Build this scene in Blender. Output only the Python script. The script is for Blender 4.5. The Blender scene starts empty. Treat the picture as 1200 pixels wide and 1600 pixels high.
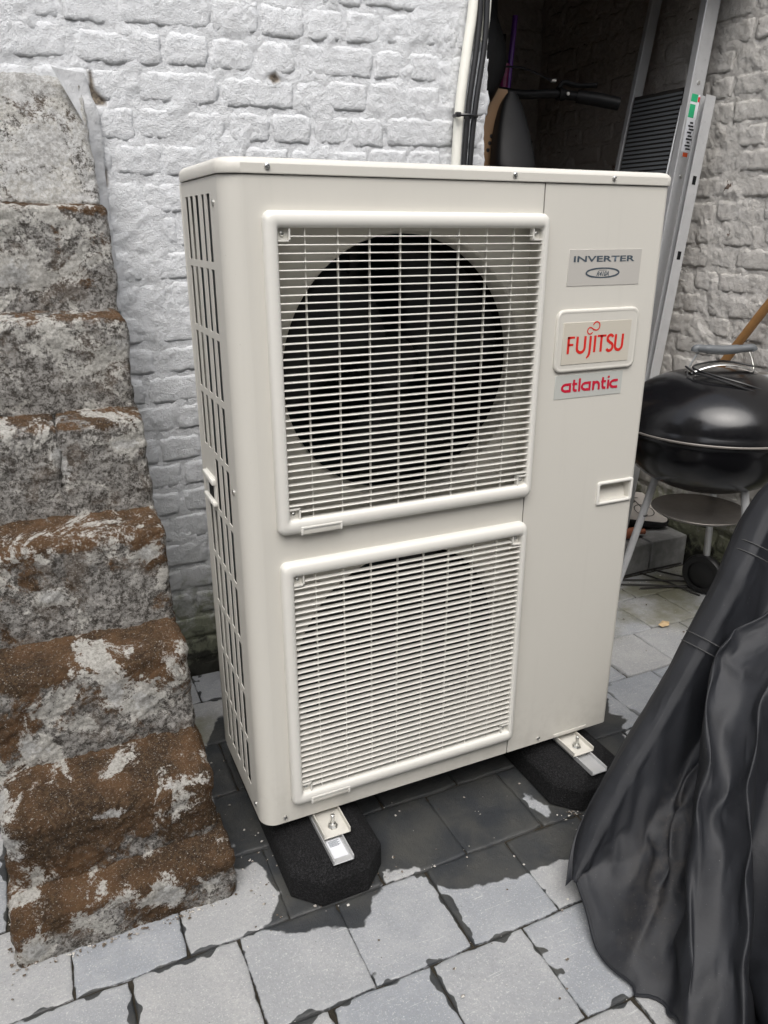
import bpy, bmesh, math, random
import numpy as np
from mathutils import Vector, Matrix

random.seed(7); RNG = np.random.default_rng(7)
SC = bpy.context.scene
COL = SC.collection

# ------------------------------------------------------------------ camera
YAW, PITCH, ROLL = math.radians(24.83), math.radians(20.236), math.radians(0.106)
CAM = Vector((-0.308, -1.261, 1.296))
d_ = Vector((math.sin(YAW) * math.cos(PITCH), math.cos(YAW) * math.cos(PITCH), -math.sin(PITCH)))
r_ = Vector((math.cos(YAW), -math.sin(YAW), 0)); u_ = r_.cross(d_)
R_ = r_ * math.cos(ROLL) + u_ * math.sin(ROLL); U_ = -r_ * math.sin(ROLL) + u_ * math.cos(ROLL)
cd = bpy.data.cameras.new('camera'); cam = bpy.data.objects.new('camera', cd); COL.objects.link(cam)
cam.matrix_world = Matrix(((R_.x, U_.x, -d_.x, CAM.x), (R_.y, U_.y, -d_.y, CAM.y), (R_.z, U_.z, -d_.z, CAM.z), (0, 0, 0, 1)))
cd.sensor_fit = 'VERTICAL'; cd.sensor_height = 36; cd.lens = 27.0; cd.clip_start = 0.02; cd.clip_end = 500
SC.camera = cam

# ------------------------------------------------------------------ sky, sun, exposure
SUN_EL, SUN_AZ = math.radians(58), math.radians(205)      # azimuth clockwise from +Y
w = bpy.data.worlds.new('World'); SC.world = w; w.use_nodes = True
nt = w.node_tree; nt.nodes.clear()
out = nt.nodes.new('ShaderNodeOutputWorld'); bg = nt.nodes.new('ShaderNodeBackground')
sky = nt.nodes.new('ShaderNodeTexSky'); sky.sky_type = 'NISHITA'; sky.sun_disc = False
sky.sun_elevation = SUN_EL; sky.sun_rotation = SUN_AZ; sky.air_density = 1.0; sky.dust_density = 4.0; sky.ozone_density = 1.0
hs = nt.nodes.new('ShaderNodeHueSaturation'); hs.inputs['Saturation'].default_value = 0.35   # an overcast sky is nearly white
nt.links.new(sky.outputs[0], hs.inputs['Color']); nt.links.new(hs.outputs[0], bg.inputs[0]); bg.inputs[1].default_value = 0.125
nt.links.new(bg.outputs[0], out.inputs[0])
sl = bpy.data.lights.new('sun', 'SUN'); sun = bpy.data.objects.new('sun', sl); COL.objects.link(sun)
sl.energy = 1.1; sl.angle = math.radians(50); sl.color = (1, 0.97, 0.93)
sd = Vector((math.sin(SUN_AZ) * math.cos(SUN_EL), math.cos(SUN_AZ) * math.cos(SUN_EL), math.sin(SUN_EL)))
sun.rotation_euler = sd.to_track_quat('Z', 'Y').to_euler()
SC.view_settings.view_transform = 'Standard'; SC.view_settings.look = 'None'
SC.view_settings.exposure = 0.95; SC.view_settings.gamma = 1.0; SC.view_settings.use_curve_mapping = False

# ------------------------------------------------------------------ noise
_perm = np.random.default_rng(3).permutation(256); _perm = np.concatenate([_perm, _perm, _perm])
_grad = np.random.default_rng(4).normal(size=(256, 3)); _grad /= np.linalg.norm(_grad, axis=1)[:, None]
def perlin(p):
    i = np.floor(p).astype(int); f = p - i; i &= 255
    s = f * f * f * (f * (f * 6 - 15) + 10); o = np.zeros(len(p))
    for a in (0, 1):
        for b in (0, 1):
            for c in (0, 1):
                h = _perm[_perm[_perm[(i[:, 0] + a) & 255] + ((i[:, 1] + b) & 255)] + ((i[:, 2] + c) & 255)]
                g = _grad[h & 255]; q = f - np.array([a, b, c])
                wt = (s[:, 0] if a else 1 - s[:, 0]) * (s[:, 1] if b else 1 - s[:, 1]) * (s[:, 2] if c else 1 - s[:, 2])
                o += wt * (g * q).sum(1)
    return o * 1.5
def fbm(p, freq, oct=3, gain=0.5, off=0.0):
    p = np.asarray(p, float) * freq + off; o = np.zeros(len(p)); a = 1.0
    for k in range(oct):
        o += a * perlin(p + 17.3 * k); p = p * 2.03; a *= gain
    return o

# ------------------------------------------------------------------ object helpers
def link(o, parent=None):
    COL.objects.link(o)
    if parent is not None: o.parent = parent
    return o
def mesh(name, verts, faces, mat, parent=None, smooth=False, attrs=None, loc=None):
    me = bpy.data.meshes.new(name)
    me.from_pydata([tuple(map(float, v)) for v in verts] if not isinstance(verts, np.ndarray) else verts.tolist(), [], faces if isinstance(faces, list) else faces.tolist())
    if attrs:
        for k, v in attrs.items():
            at = me.attributes.new(k, 'FLOAT', 'POINT'); at.data.foreach_set('value', np.asarray(v, np.float32))
    if smooth: me.polygons.foreach_set('use_smooth', np.ones(len(me.polygons), bool))
    me.materials.append(mat); me.update()
    o = bpy.data.objects.new(name, me)
    if loc is not None: o.location = loc
    return link(o, parent)
def frombm(name, bm, mat, parent=None, smooth=False, loc=None):
    me = bpy.data.meshes.new(name); bmesh.ops.recalc_face_normals(bm, faces=bm.faces[:]); bm.to_mesh(me); bm.free()
    if smooth:
        me.polygons.foreach_set('use_smooth', np.ones(len(me.polygons), bool))
        try: me.set_sharp_from_angle(angle=math.radians(40))
        except Exception: pass
        for p in me.polygons:
            if p.area > 2e-3 and abs(p.normal.y) > 0.9999: p.use_smooth = False
    me.materials.append(mat); o = bpy.data.objects.new(name, me)
    if loc is not None: o.location = loc
    return link(o, parent)
def tag(o, label, cat, group=None, kind=None):
    if label: o['label'] = label
    if cat: o['category'] = cat
    if group: o['group'] = group
    if kind: o['kind'] = kind
    return o
def thing(name, label, cat, loc=(0, 0, 0), group=None):
    o = bpy.data.objects.new(name, None); o.location = loc; o.empty_display_size = 0.05; COL.objects.link(o)
    return tag(o, label, cat, group)
def bbox(bm, x0, x1, y0, y1, z0, z1, bev=0.0, seg=2, M=None):
    r = bmesh.ops.create_cube(bm, size=1.0)['verts']
    for v in r:
        v.co = Vector(((x0 + x1) / 2 + v.co.x * (x1 - x0), (y0 + y1) / 2 + v.co.y * (y1 - y0), (z0 + z1) / 2 + v.co.z * (z1 - z0)))
    if bev > 0:
        es = list({e for v in r for e in v.link_edges})
        rr = bmesh.ops.bevel(bm, geom=es, offset=bev, segments=seg, affect='EDGES', profile=0.5)
        r = list({v for f in rr['faces'] for v in f.verts} | {v for v in r if v.is_valid})
    if M is not None:
        for v in r: v.co = M @ v.co
    return r
def box(name, x0, x1, y0, y1, z0, z1, mat, parent=None, bev=0.0, seg=2, M=None):
    bm = bmesh.new(); bbox(bm, x0, x1, y0, y1, z0, z1, bev, seg, M); return frombm(name, bm, mat, parent, bev > 0)
def catmull(pts, n):
    P = [Vector(p) for p in pts]; P = [P[0] * 2 - P[1]] + P + [P[-1] * 2 - P[-2]]; o = []
    for i in range(1, len(P) - 2):
        for k in range(n):
            t = k / n; a, b, c, d = P[i - 1:i + 3]
            o.append(0.5 * ((2 * b) + (c - a) * t + (2 * a - 5 * b + 4 * c - d) * t * t + (3 * b - a - 3 * c + d) * t ** 3))
    o.append(P[-2]); return o
def btube(bm, pts, rad, seg=10, cap=True):
    P = [Vector(p) for p in pts]; n = len(P); rings = []
    rads = rad if isinstance(rad, (list, tuple)) else [rad] * n
    t0 = (P[1] - P[0]).normalized(); up = Vector((0, 0, 1)) if abs(t0.z) < 0.9 else Vector((1, 0, 0))
    nx = t0.cross(up).normalized()
    for i in range(n):
        t = (P[min(i + 1, n - 1)] - P[max(i - 1, 0)]).normalized()
        nx = (nx - t * nx.dot(t)).normalized(); ny = t.cross(nx)
        rings.append([bm.verts.new(P[i] + (nx * math.cos(a) + ny * math.sin(a)) * rads[i]) for a in [2 * math.pi * k / seg for k in range(seg)]])
    for i in range(n - 1):
        for k in range(seg):
            bm.faces.new((rings[i][k], rings[i][(k + 1) % seg], rings[i + 1][(k + 1) % seg], rings[i + 1][k]))
    if cap:
        bm.faces.new(rings[0][::-1]); bm.faces.new(rings[-1])
def tube(name, pts, rad, mat, parent=None, seg=10):
    bm = bmesh.new(); btube(bm, pts, rad, seg); return frombm(name, bm, mat, parent, True)
def blathe(bm, prof, seg=48, c=(0, 0, 0), axis='Z', a0=0, a1=2 * math.pi):
    rings = []; full = abs(a1 - a0 - 2 * math.pi) < 1e-6; n = seg if full else seg + 1
    for (r, h) in prof:
        ring = []
        for k in range(n):
            a = a0 + (a1 - a0) * k / seg; x, y = r * math.cos(a), r * math.sin(a)
            p = (x, y, h) if axis == 'Z' else ((x, h, y) if axis == 'Y' else (h, x, y))
            ring.append(bm.verts.new((c[0] + p[0], c[1] + p[1], c[2] + p[2])))
        rings.append(ring)
    for i in range(len(rings) - 1):
        for k in range(n if full else n - 1):
            bm.faces.new((rings[i][k], rings[i][(k + 1) % n], rings[i + 1][(k + 1) % n], rings[i + 1][k]))
def lathe(name, prof, mat, parent=None, seg=48, c=(0, 0, 0), axis='Z'):
    bm = bmesh.new(); blathe(bm, prof, seg, c, axis)
    bmesh.ops.remove_doubles(bm, verts=bm.verts[:], dist=1e-5)
    return frombm(name, bm, mat, parent, True)
def rrect(x0, x1, z0, z1, r, n=5):
    o = []
    for cx, cz, a in ((x1 - r, z1 - r, 0), (x0 + r, z1 - r, 90), (x0 + r, z0 + r, 180), (x1 - r, z0 + r, 270)):
        for k in range(n + 1):
            t = math.radians(a + 90 * k / n); o.append((cx + r * math.cos(t), cz + r * math.sin(t)))
    return o

# ------------------------------------------------------------------ material helpers
class NT:
    def __init__(s, name):
        s.m = bpy.data.materials.new(name); s.m.use_nodes = True; s.t = s.m.node_tree
        s.b = s.t.nodes['Principled BSDF']; s.co = s.t.nodes.new('ShaderNodeNewGeometry').outputs['Position']
    def n(s, typ, **kw):
        n = s.t.nodes.new(typ)
        for k, v in kw.items(): setattr(n, k, v)
        return n
    def l(s, a, b): s.t.links.new(a, b)
    def val(s, sock, v):
        if hasattr(v, 'is_linked') or hasattr(v, 'links'): s.l(v, sock)
        elif isinstance(v, (tuple, list)) and len(v) == 3 and sock.type == 'RGBA': sock.default_value = (*v, 1)
        else: sock.default_value = v
    def noise(s, scale, detail=4, rough=0.55, dist=0.0, vec=None, col=False):
        n = s.n('ShaderNodeTexNoise'); s.l(vec or s.co, n.inputs['Vector'])
        n.inputs['Scale'].default_value = scale; n.inputs['Detail'].default_value = detail
        n.inputs['Roughness'].default_value = rough; n.inputs['Distortion'].default_value = dist
        return n.outputs['Color' if col else 'Fac']
    def voro(s, scale, feature='F1', vec=None, out='Distance'):
        n = s.n('ShaderNodeTexVoronoi', feature=feature); s.l(vec or s.co, n.inputs['Vector']); n.inputs['Scale'].default_value = scale
        return n.outputs[out]
    def ramp(s, f, a, b, lo=0.0, hi=1.0):
        n = s.n('ShaderNodeMapRange'); n.interpolation_type = 'SMOOTHSTEP'; s.l(f, n.inputs[0])
        for i, v in zip((1, 2, 3, 4), (a, b, lo, hi)): n.inputs[i].default_value = v
        return n.outputs[0]
    def math(s, op, a, b=None):
        n = s.n('ShaderNodeMath', operation=op); s.val(n.inputs[0], a)
        if b is not None: s.val(n.inputs[1], b)
        return n.outputs[0]
    def mix(s, f, a, b):
        n = s.n('ShaderNodeMix', data_type='RGBA'); s.val(n.inputs[0], f); s.val(n.inputs[6], a); s.val(n.inputs[7], b)
        return n.outputs[2]
    def attr(s, name):
        return s.n('ShaderNodeAttribute', attribute_name=name).outputs['Fac']
    def rand(s): return s.n('ShaderNodeObjectInfo').outputs['Random']
    def sep(s):
        n = s.n('ShaderNodeSeparateXYZ'); s.l(s.co, n.inputs[0]); return n.outputs
    def bump(s, hts):
        prev = None
        for h, dist, st in hts:
            n = s.n('ShaderNodeBump'); s.l(h, n.inputs['Height']); n.inputs['Distance'].default_value = dist; n.inputs['Strength'].default_value = st
            if prev is not None: s.l(prev, n.inputs['Normal'])
            prev = n.outputs[0]
        s.l(prev, s.b.inputs['Normal'])
    def out(s, col, rough=0.5, metal=0.0, spec=0.5):
        s.val(s.b.inputs['Base Color'], col); s.val(s.b.inputs['Roughness'], rough); s.val(s.b.inputs['Metallic'], metal)
        s.b.inputs['Specular IOR Level'].default_value = spec
        return s.m
def plain(name, col, rough=0.5, metal=0.0, spec=0.5, var=0.12, vs=8.0, bump=0.0, bs=300.0, spots=0.0):
    t = NT(name); f = t.noise(vs, 5, 0.6)
    c = t.mix(f, tuple(x * (1 - var) for x in col), tuple(min(1, x * (1 + var)) for x in col))
    if spots > 0:
        c = t.mix(t.ramp(t.noise(90, 3, 0.6), 0.62, 0.72, 0, spots), c, tuple(x * 0.55 for x in col))
    rr = t.math('ADD', t.math('MULTIPLY', t.noise(vs * 3, 4), 0.16), rough - 0.08)
    if bump: t.bump([(t.noise(bs, 3), 0.002, bump)])
    return t.out(c, rr, metal, spec)

M = {}
def m_casing():
    t = NT('casing_paint'); mp = t.n('ShaderNodeMapping'); t.l(t.co, mp.inputs[0]); mp.inputs['Scale'].default_value = (1, 1, 0.06)
    st = t.noise(34, 4, 0.6, 0.2, mp.outputs[0]); cl = t.noise(2.2, 4, 0.6); z = t.sep()[2]
    c = t.mix(cl, (0.555, 0.537, 0.487), (0.595, 0.577, 0.525))
    c = t.mix(t.ramp(st, 0.52, 0.80, 0, 0.16), c, (0.46, 0.445, 0.405))                    # faint rain streaks
    c = t.mix(t.math('MULTIPLY', t.ramp(z, 0.30, 0.12, 0, 0.22), t.ramp(t.noise(30, 5, 0.65), 0.42, 0.66)), c, (0.36, 0.34, 0.30))   # splash dirt low down
    c = t.mix(t.ramp(t.noise(420, 2), 0.745, 0.765, 0, 0.6), c, (0.22, 0.20, 0.17))
    t.bump([(t.noise(5, 3), 0.004, 0.05), (t.noise(900, 2), 0.0006, 0.05)])
    return t.out(c, t.math('ADD', 0.34, t.math('MULTIPLY', t.noise(9, 4), 0.16)), 0, 0.5)
M['casing'] = m_casing()
M['plastic'] = plain('grille_plastic', (0.655, 0.642, 0.597), 0.38, var=0.02, vs=3)
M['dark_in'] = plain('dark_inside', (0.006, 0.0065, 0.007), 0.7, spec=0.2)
M['fan_black'] = plain('fan_black', (0.015, 0.016, 0.017), 0.5, var=0.2, spec=0.3)
M['fin'] = plain('coil_fins', (0.012, 0.028, 0.034), 0.35, metal=0.3)
M['steel'] = plain('zinc_steel', (0.62, 0.62, 0.60), 0.32, metal=1.0, var=0.15, vs=60)
M['alu'] = plain('aluminium', (0.55, 0.555, 0.56), 0.40, metal=0.45, var=0.16, vs=20, bump=0.05, bs=200, spots=0.35)
M['alu_dull'] = plain('dull_aluminium', (0.38, 0.385, 0.39), 0.5, metal=0.4, var=0.18, vs=18, bump=0.05, bs=160, spots=0.4)
M['label_grey'] = plain('label_grey', (0.455, 0.438, 0.405), 0.4, var=0.02)
M['label_beige'] = plain('label_beige', (0.52, 0.487, 0.415), 0.4, var=0.02)
M['label_pale'] = plain('label_pale', (0.46, 0.47, 0.44), 0.35, var=0.02)
M['ink_grey'] = plain('ink_grey', (0.055, 0.075, 0.095), 0.5, var=0.02)
M['ink_red'] = plain('ink_red', (0.60, 0.018, 0.012), 0.45, var=0.02)
M['ink_crimson'] = plain('ink_crimson', (0.50, 0.008, 0.035), 0.45, var=0.02)
M['ink_black'] = plain('ink_black', (0.02, 0.02, 0.022), 0.5, var=0.02)
M['white_paper'] = plain('white_paper', (0.66, 0.67, 0.70), 0.5, var=0.04)
M['enamel'] = plain('black_enamel', (0.006, 0.006, 0.007), 0.20, var=0.2, vs=30)
M['black_plastic'] = plain('black_plastic', (0.010, 0.010, 0.011), 0.45, var=0.2)
M['grey_grip'] = plain('grey_grip', (0.10, 0.108, 0.115), 0.45, var=0.06)
M['pipe_white'] = plain('pipe_white', (0.72, 0.71, 0.64), 0.5, var=0.05, vs=12, bump=0.05, bs=150)
M['cable'] = plain('cable_black', (0.012, 0.012, 0.013), 0.38, var=0.1)
M['wood_pole'] = plain('wood_pole', (0.30, 0.155, 0.055), 0.55, var=0.25, vs=22, bump=0.1, bs=90, spots=0.3)
M['timber'] = plain('timber', (0.22, 0.13, 0.07), 0.7, var=0.3, vs=14, bump=0.15, bs=80)
M['plywood'] = plain('plywood', (0.26, 0.16, 0.085), 0.6, var=0.12, vs=10)
M['bike_black'] = plain('bike_black', (0.007, 0.007, 0.0075), 0.5, var=0.2, spec=0.2)
M['magenta'] = plain('magenta_paint', (0.16, 0.008, 0.07), 0.3, var=0.08)
M['violet'] = plain('violet_paint', (0.10, 0.02, 0.22), 0.3, var=0.08)
M['orange'] = plain('orange_handle', (0.55, 0.08, 0.02), 0.45, var=0.1)
M['green'] = plain('sticker_green', (0.02, 0.36, 0.16), 0.45, var=0.05)
M['terracotta'] = plain('terracotta', (0.30, 0.10, 0.05), 0.75, var=0.2, bump=0.1)
M['wire'] = plain('dark_wire', (0.02, 0.018, 0.016), 0.6, var=0.3, vs=40)
M['board_print'] = plain('printed_board', (0.42, 0.39, 0.36), 0.6, var=0.12, vs=14, spots=0.3)
M['pan'] = plain('ash_pan_metal', (0.26, 0.24, 0.22), 0.5, metal=0.6, var=0.3, vs=14, bump=0.1, bs=120, spots=0.5)
M['leaf'] = plain('dry_leaf', (0.50, 0.36, 0.20), 0.7, var=0.2, vs=60)

def m_rubber():
    t = NT('recycled_rubber'); n = t.voro(420, 'F1'); n2 = t.noise(260, 4, 0.7)
    c = t.mix(t.ramp(n2, 0.42, 0.72), (0.005, 0.005, 0.0055), (0.032, 0.032, 0.034))
    c = t.mix(t.ramp(t.noise(700, 2), 0.74, 0.80), c, (0.20, 0.20, 0.19))
    t.bump([(n, 0.003, 0.9), (n2, 0.003, 0.6)])
    return t.out(c, 0.85, 0, 0.25)
M['rubber'] = m_rubber()

def m_wall(name, light, mid, grime, chip, chipamt, dirtbase, bumpk=1.0, inner=False):
    t = NT(name); z = t.sep()[2]
    n1 = t.noise(3.0, 6, 0.6, 0.4); n2 = t.noise(26, 6, 0.65, 0.6); n3 = t.noise(95, 5, 0.7); n4 = t.noise(330, 4, 0.7)
    c = t.mix(t.ramp(n2, 0.35, 0.7), light, mid)
    c = t.mix(t.ramp(n1, 0.45, 0.75, 0, 0.55), c, mid)
    c = t.mix(t.ramp(n3, 0.60, 0.78, 0, 0.36), c, grime)
    # flaked paint showing the masonry underneath
    c = t.mix(t.ramp(t.noise(17, 7, 0.68, 0.9), chipamt, chipamt + 0.035), c, t.mix(n3, chip, tuple(x * 0.45 for x in chip)))
    c = t.mix(t.ramp(t.attr('chip'), -0.006, 0.004), c, t.mix(t.ramp(n3, 0.4, 0.65), (0.30, 0.25, 0.19), (0.11, 0.095, 0.08)))
    if inner:  # bare brick inside the passage, with its shade also painted into the colour
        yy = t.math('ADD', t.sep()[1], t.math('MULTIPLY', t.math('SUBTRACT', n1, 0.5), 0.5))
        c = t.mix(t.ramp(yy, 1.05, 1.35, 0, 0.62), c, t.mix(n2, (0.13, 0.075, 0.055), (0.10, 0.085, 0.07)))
    if dirtbase:
        zz = t.math('ADD', z, t.math('MULTIPLY', t.math('SUBTRACT', n2, 0.5), 0.5))
        c = t.mix(t.ramp(zz, 0.62, 0.12, 0, 0.6), c, (0.30, 0.30, 0.28))
        c = t.mix(t.ramp(zz, 0.34, 0.16, 0, 0.75), c, (0.13, 0.145, 0.06))
        c = t.mix(t.ramp(zz, 0.14, 0.03, 0, 0.95), c, (0.028, 0.027, 0.022))
    rd = t.n('ShaderNodeTexNoise', noise_type='RIDGED_MULTIFRACTAL'); t.l(t.co, rd.inputs['Vector']); rd.inputs['Scale'].default_value = 24; rd.inputs['Detail'].default_value = 5; rd.inputs['Roughness'].default_value = 0.6; rd.inputs['Distortion'].default_value = 0.7
    t.bump([(rd.outputs['Fac'], 0.0025, 0.5 * bumpk), (t.noise(48, 6, 0.7, 0.5), 0.006, 0.75 * bumpk), (n3, 0.006, 0.9 * bumpk), (n4, 0.0032, 1.0 * bumpk)])
    return t.out(c, 0.62, 0, 0.35)
M['wall_white'] = m_wall('white_wall_paint', (0.77, 0.785, 0.80), (0.68, 0.69, 0.70), (0.46, 0.455, 0.44), (0.22, 0.18, 0.13), 0.765, True)
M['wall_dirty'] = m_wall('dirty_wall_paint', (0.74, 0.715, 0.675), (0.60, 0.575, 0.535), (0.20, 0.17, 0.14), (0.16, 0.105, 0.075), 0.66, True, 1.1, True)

def m_stone():
    t = NT('lichen_stone')
    a = t.noise(4.5, 5, 0.6, 0.6); b = t.noise(13, 9, 0.78, 0.5); c3 = t.noise(45, 9, 0.82, 0.3); d = t.noise(150, 6, 0.82); e = t.noise(420, 4, 0.8); g = t.noise(24, 8, 0.8, 0.7)
    led = t.attr('ledge'); wh = t.attr('white'); mb = t.attr('moss')
    sp = t.math('ADD', t.math('MULTIPLY', c3, 0.5), t.math('MULTIPLY', d, 0.5))
    col = t.mix(t.ramp(sp, 0.44, 0.55), (0.085, 0.076, 0.066), (0.47, 0.455, 0.43))
    col = t.mix(t.ramp(t.noise(7, 7, 0.7, 0.4), 0.50, 0.60, 0, 0.55), col, t.mix(sp, (0.075, 0.052, 0.036), (0.27, 0.215, 0.165)))
    col = t.mix(t.ramp(t.math('ADD', t.math('MULTIPLY', d, 0.5), t.math('MULTIPLY', e, 0.5)), 0.53, 0.60, 0, 0.8), col, (0.52, 0.51, 0.50))
    crust = t.math('ADD', t.math('MULTIPLY', g, 0.5), t.math('MULTIPLY', sp, 0.5))
    col = t.mix(t.ramp(crust, 0.548, 0.585, 0, 0.85), col, (0.036, 0.030, 0.026))
    m_ = t.math('ADD', t.math('ADD', t.math('MULTIPLY', led, 0.115), t.math('MULTIPLY', mb, 0.17)), t.math('ADD', t.math('MULTIPLY', a, 0.34), t.math('ADD', t.math('MULTIPLY', b, 0.42), t.math('MULTIPLY', sp, 0.24))))
    mossc = t.mix(t.ramp(t.noise(8, 6, 0.7), 0.38, 0.60), (0.055, 0.036, 0.023), (0.150, 0.085, 0.045))
    mossc = t.mix(t.ramp(d, 0.47, 0.60, 0, 0.7), mossc, (0.21, 0.14, 0.080))
    mossc = t.mix(t.ramp(sp, 0.52, 0.60, 0, 0.7), mossc, (0.022, 0.016, 0.012))
    col = t.mix(t.ramp(m_, 0.545, 0.580), col, mossc)
    lich = t.math('ADD', t.math('MULTIPLY', t.noise(8, 7, 0.7, 0.9), 0.66), t.math('ADD', t.math('MULTIPLY', sp, 0.34), t.math('MULTIPLY', wh, 0.10)))
    lc = t.mix(t.ramp(d, 0.38, 0.58), (0.42, 0.405, 0.365), (0.74, 0.725, 0.68))
    col = t.mix(t.ramp(lich, 0.530, 0.560, 0, 0.92), col, lc)
    col = t.mix(t.ramp(t.noise(260, 4, 0.75), 0.60, 0.635, 0, 0.8), col, (0.52, 0.51, 0.475))
    wn = t.math('ADD', wh, t.math('MULTIPLY', t.math('SUBTRACT', t.math('ADD', t.math('MULTIPLY', sp, 0.6), t.math('MULTIPLY', b, 0.4)), 0.5), 4.0))
    col = t.mix(t.ramp(wn, 0.62, 0.86, 0, 0.92), col, t.mix(t.ramp(sp, 0.42, 0.58), (0.36, 0.35, 0.33), (0.72, 0.72, 0.705)))
    t.bump([(b, 0.02, 0.4), (c3, 0.014, 0.8), (d, 0.007, 1.0), (e, 0.0025, 1.0)])
    return t.out(col, 0.92, 0, 0.15)
M['stone'] = m_stone()

def m_paver():
    t = NT('blue_stone_paver'); r = t.rand()
    a = t.noise(9, 5, 0.6, 0.3); b = t.noise(60, 5, 0.65); c3 = t.noise(300, 4, 0.7)
    dry = t.mix(r, (0.245, 0.262, 0.285), (0.325, 0.327, 0.325))
    dry = t.mix(t.ramp(a, 0.35, 0.7), dry, t.mix(r, (0.315, 0.327, 0.345), (0.372, 0.370, 0.362)))
    dry = t.mix(t.ramp(b, 0.55, 0.75, 0, 0.35), dry, (0.42, 0.42, 0.41))
    dry = t.mix(t.ramp(c3, 0.56, 0.66, 0, 0.6), dry, (0.60, 0.60, 0.585))
    dry = t.mix(t.ramp(t.noise(130, 6, 0.75), 0.46, 0.60, 0, 0.35), dry, (0.24, 0.245, 0.25))
    dry = t.mix(t.ramp(t.noise(180, 3), 0.70, 0.74, 0, 0.7), dry, (0.10, 0.10, 0.10))
    # scratches
    mp = t.n('ShaderNodeMapping'); t.l(t.co, mp.inputs[0]); mp.inputs['Rotation'].default_value = (0, 0, 0.7); mp.inputs['Scale'].default_value = (4, 90, 1)
    dry = t.mix(t.ramp(t.noise(3, 3, 0.6, 0.6, mp.outputs[0]), 0.665, 0.70, 0, 0.5), dry, (0.58, 0.58, 0.57))
    dry = t.mix(t.math('MULTIPLY', t.ramp(t.noise(3.2, 5, 0.6), 0.42, 0.62), t.attr('algae')), dry, (0.13, 0.125, 0.065))
    w_ = t.math('ADD', t.attr('wet'), t.math('MULTIPLY', t.math('SUBTRACT', t.noise(26, 3, 0.5, 0.3), 0.5), 0.034))
    wet1 = t.ramp(w_, -0.0035, 0.0020)
    jn = t.math('ADD', t.math('MULTIPLY', t.ramp(t.noise(17, 2, 0.4, 0.2), 0.50, 0.80), 0.020), 0.0004)
    wet2 = t.ramp(t.math('SUBTRACT', t.math('ADD', jn, t.math('MULTIPLY', t.math('SUBTRACT', t.noise(110, 2), 0.5), 0.004)), t.attr('edge')), -0.001, 0.001)
    wet = t.math('MAXIMUM', wet1, t.math('MULTIPLY', wet2, t.attr('seep')))
    wetc = t.mix(t.ramp(a, 0.35, 0.7), (0.032, 0.035, 0.039), (0.060, 0.060, 0.056))
    wetc = t.mix(t.ramp(c3, 0.68, 0.76, 0, 0.6), wetc, (0.22, 0.22, 0.20))
    col = t.mix(wet, dry, wetc)
    t.bump([(a, 0.006, 0.35), (b, 0.003, 0.6), (c3, 0.0014, 0.7)])
    return t.out(col, t.math('SUBTRACT', 0.68, t.math('MULTIPLY', wet, 0.26)), 0, 0.4)
M['paver'] = m_paver()
def m_soil():
    t = NT('joint_soil'); b = t.noise(120, 5, 0.7); c3 = t.noise(480, 3, 0.7)
    c = t.mix(b, (0.022, 0.019, 0.014), (0.075, 0.063, 0.045)); c = t.mix(t.ramp(c3, 0.66, 0.72, 0, 0.7), c, (0.30, 0.28, 0.24))
    t.bump([(b, 0.006, 0.8), (c3, 0.002, 0.8)]); return t.out(c, 0.85, 0, 0.25)
M['soil'] = m_soil()
def m_cover():
    t = NT('black_cover_fabric'); mp = t.n('ShaderNodeMapping'); t.l(t.co, mp.inputs[0])
    mp.inputs['Rotation'].default_value = (0.3, 0.5, 0.8); mp.inputs['Scale'].default_value = (1, 1, 0.6)
    a = t.noise(14, 6, 0.6, 1.2, mp.outputs[0]); b = t.noise(70, 5, 0.65, 0.4); c3 = t.noise(900, 2)
    col = t.mix(t.ramp(a, 0.3, 0.7), (0.0105, 0.0115, 0.0145), (0.0150, 0.0165, 0.0205))
    dust = t.math('MULTIPLY', t.attr('dust'), t.ramp(t.noise(24, 7, 0.72, 0.6), 0.42, 0.70))
    col = t.mix(t.math('MULTIPLY', dust, 0.6), col, (0.10, 0.088, 0.075))
    col = t.mix(t.math('MULTIPLY', t.attr('dust'), t.ramp(t.noise(110, 5, 0.7), 0.60, 0.72, 0, 0.5)), col, (0.24, 0.21, 0.18))
    col = t.mix(t.ramp(t.noise(380, 2), 0.745, 0.765, 0, 0.6), col, (0.25, 0.25, 0.24))
    t.bump([(a, 0.008, 0.16), (b, 0.002, 0.14), (c3, 0.0006, 0.2)])
    return t.out(col, t.math('ADD', 0.60, t.math('MULTIPLY', dust, 0.35)), 0, 0.42)
M['cover'] = m_cover()
def m_concrete():
    t = NT('concrete_block'); a = t.noise(14, 6, 0.65); b = t.noise(160, 4, 0.7)
    c = t.mix(t.ramp(a, 0.35, 0.7), (0.20, 0.20, 0.195), (0.31, 0.31, 0.30)); c = t.mix(t.ramp(b, 0.6, 0.75, 0, 0.5), c, (0.09, 0.09, 0.085))
    t.bump([(a, 0.006, 0.4), (b, 0.003, 0.6)]); return t.out(c, 0.85, 0, 0.25)
M['concrete'] = m_concrete()
M['plaster'] = m_wall('fillet_plaster', (0.60, 0.605, 0.61), (0.52, 0.525, 0.525), (0.36, 0.355, 0.34), (0.28, 0.24, 0.19), 0.70, False, 0.7)

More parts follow.
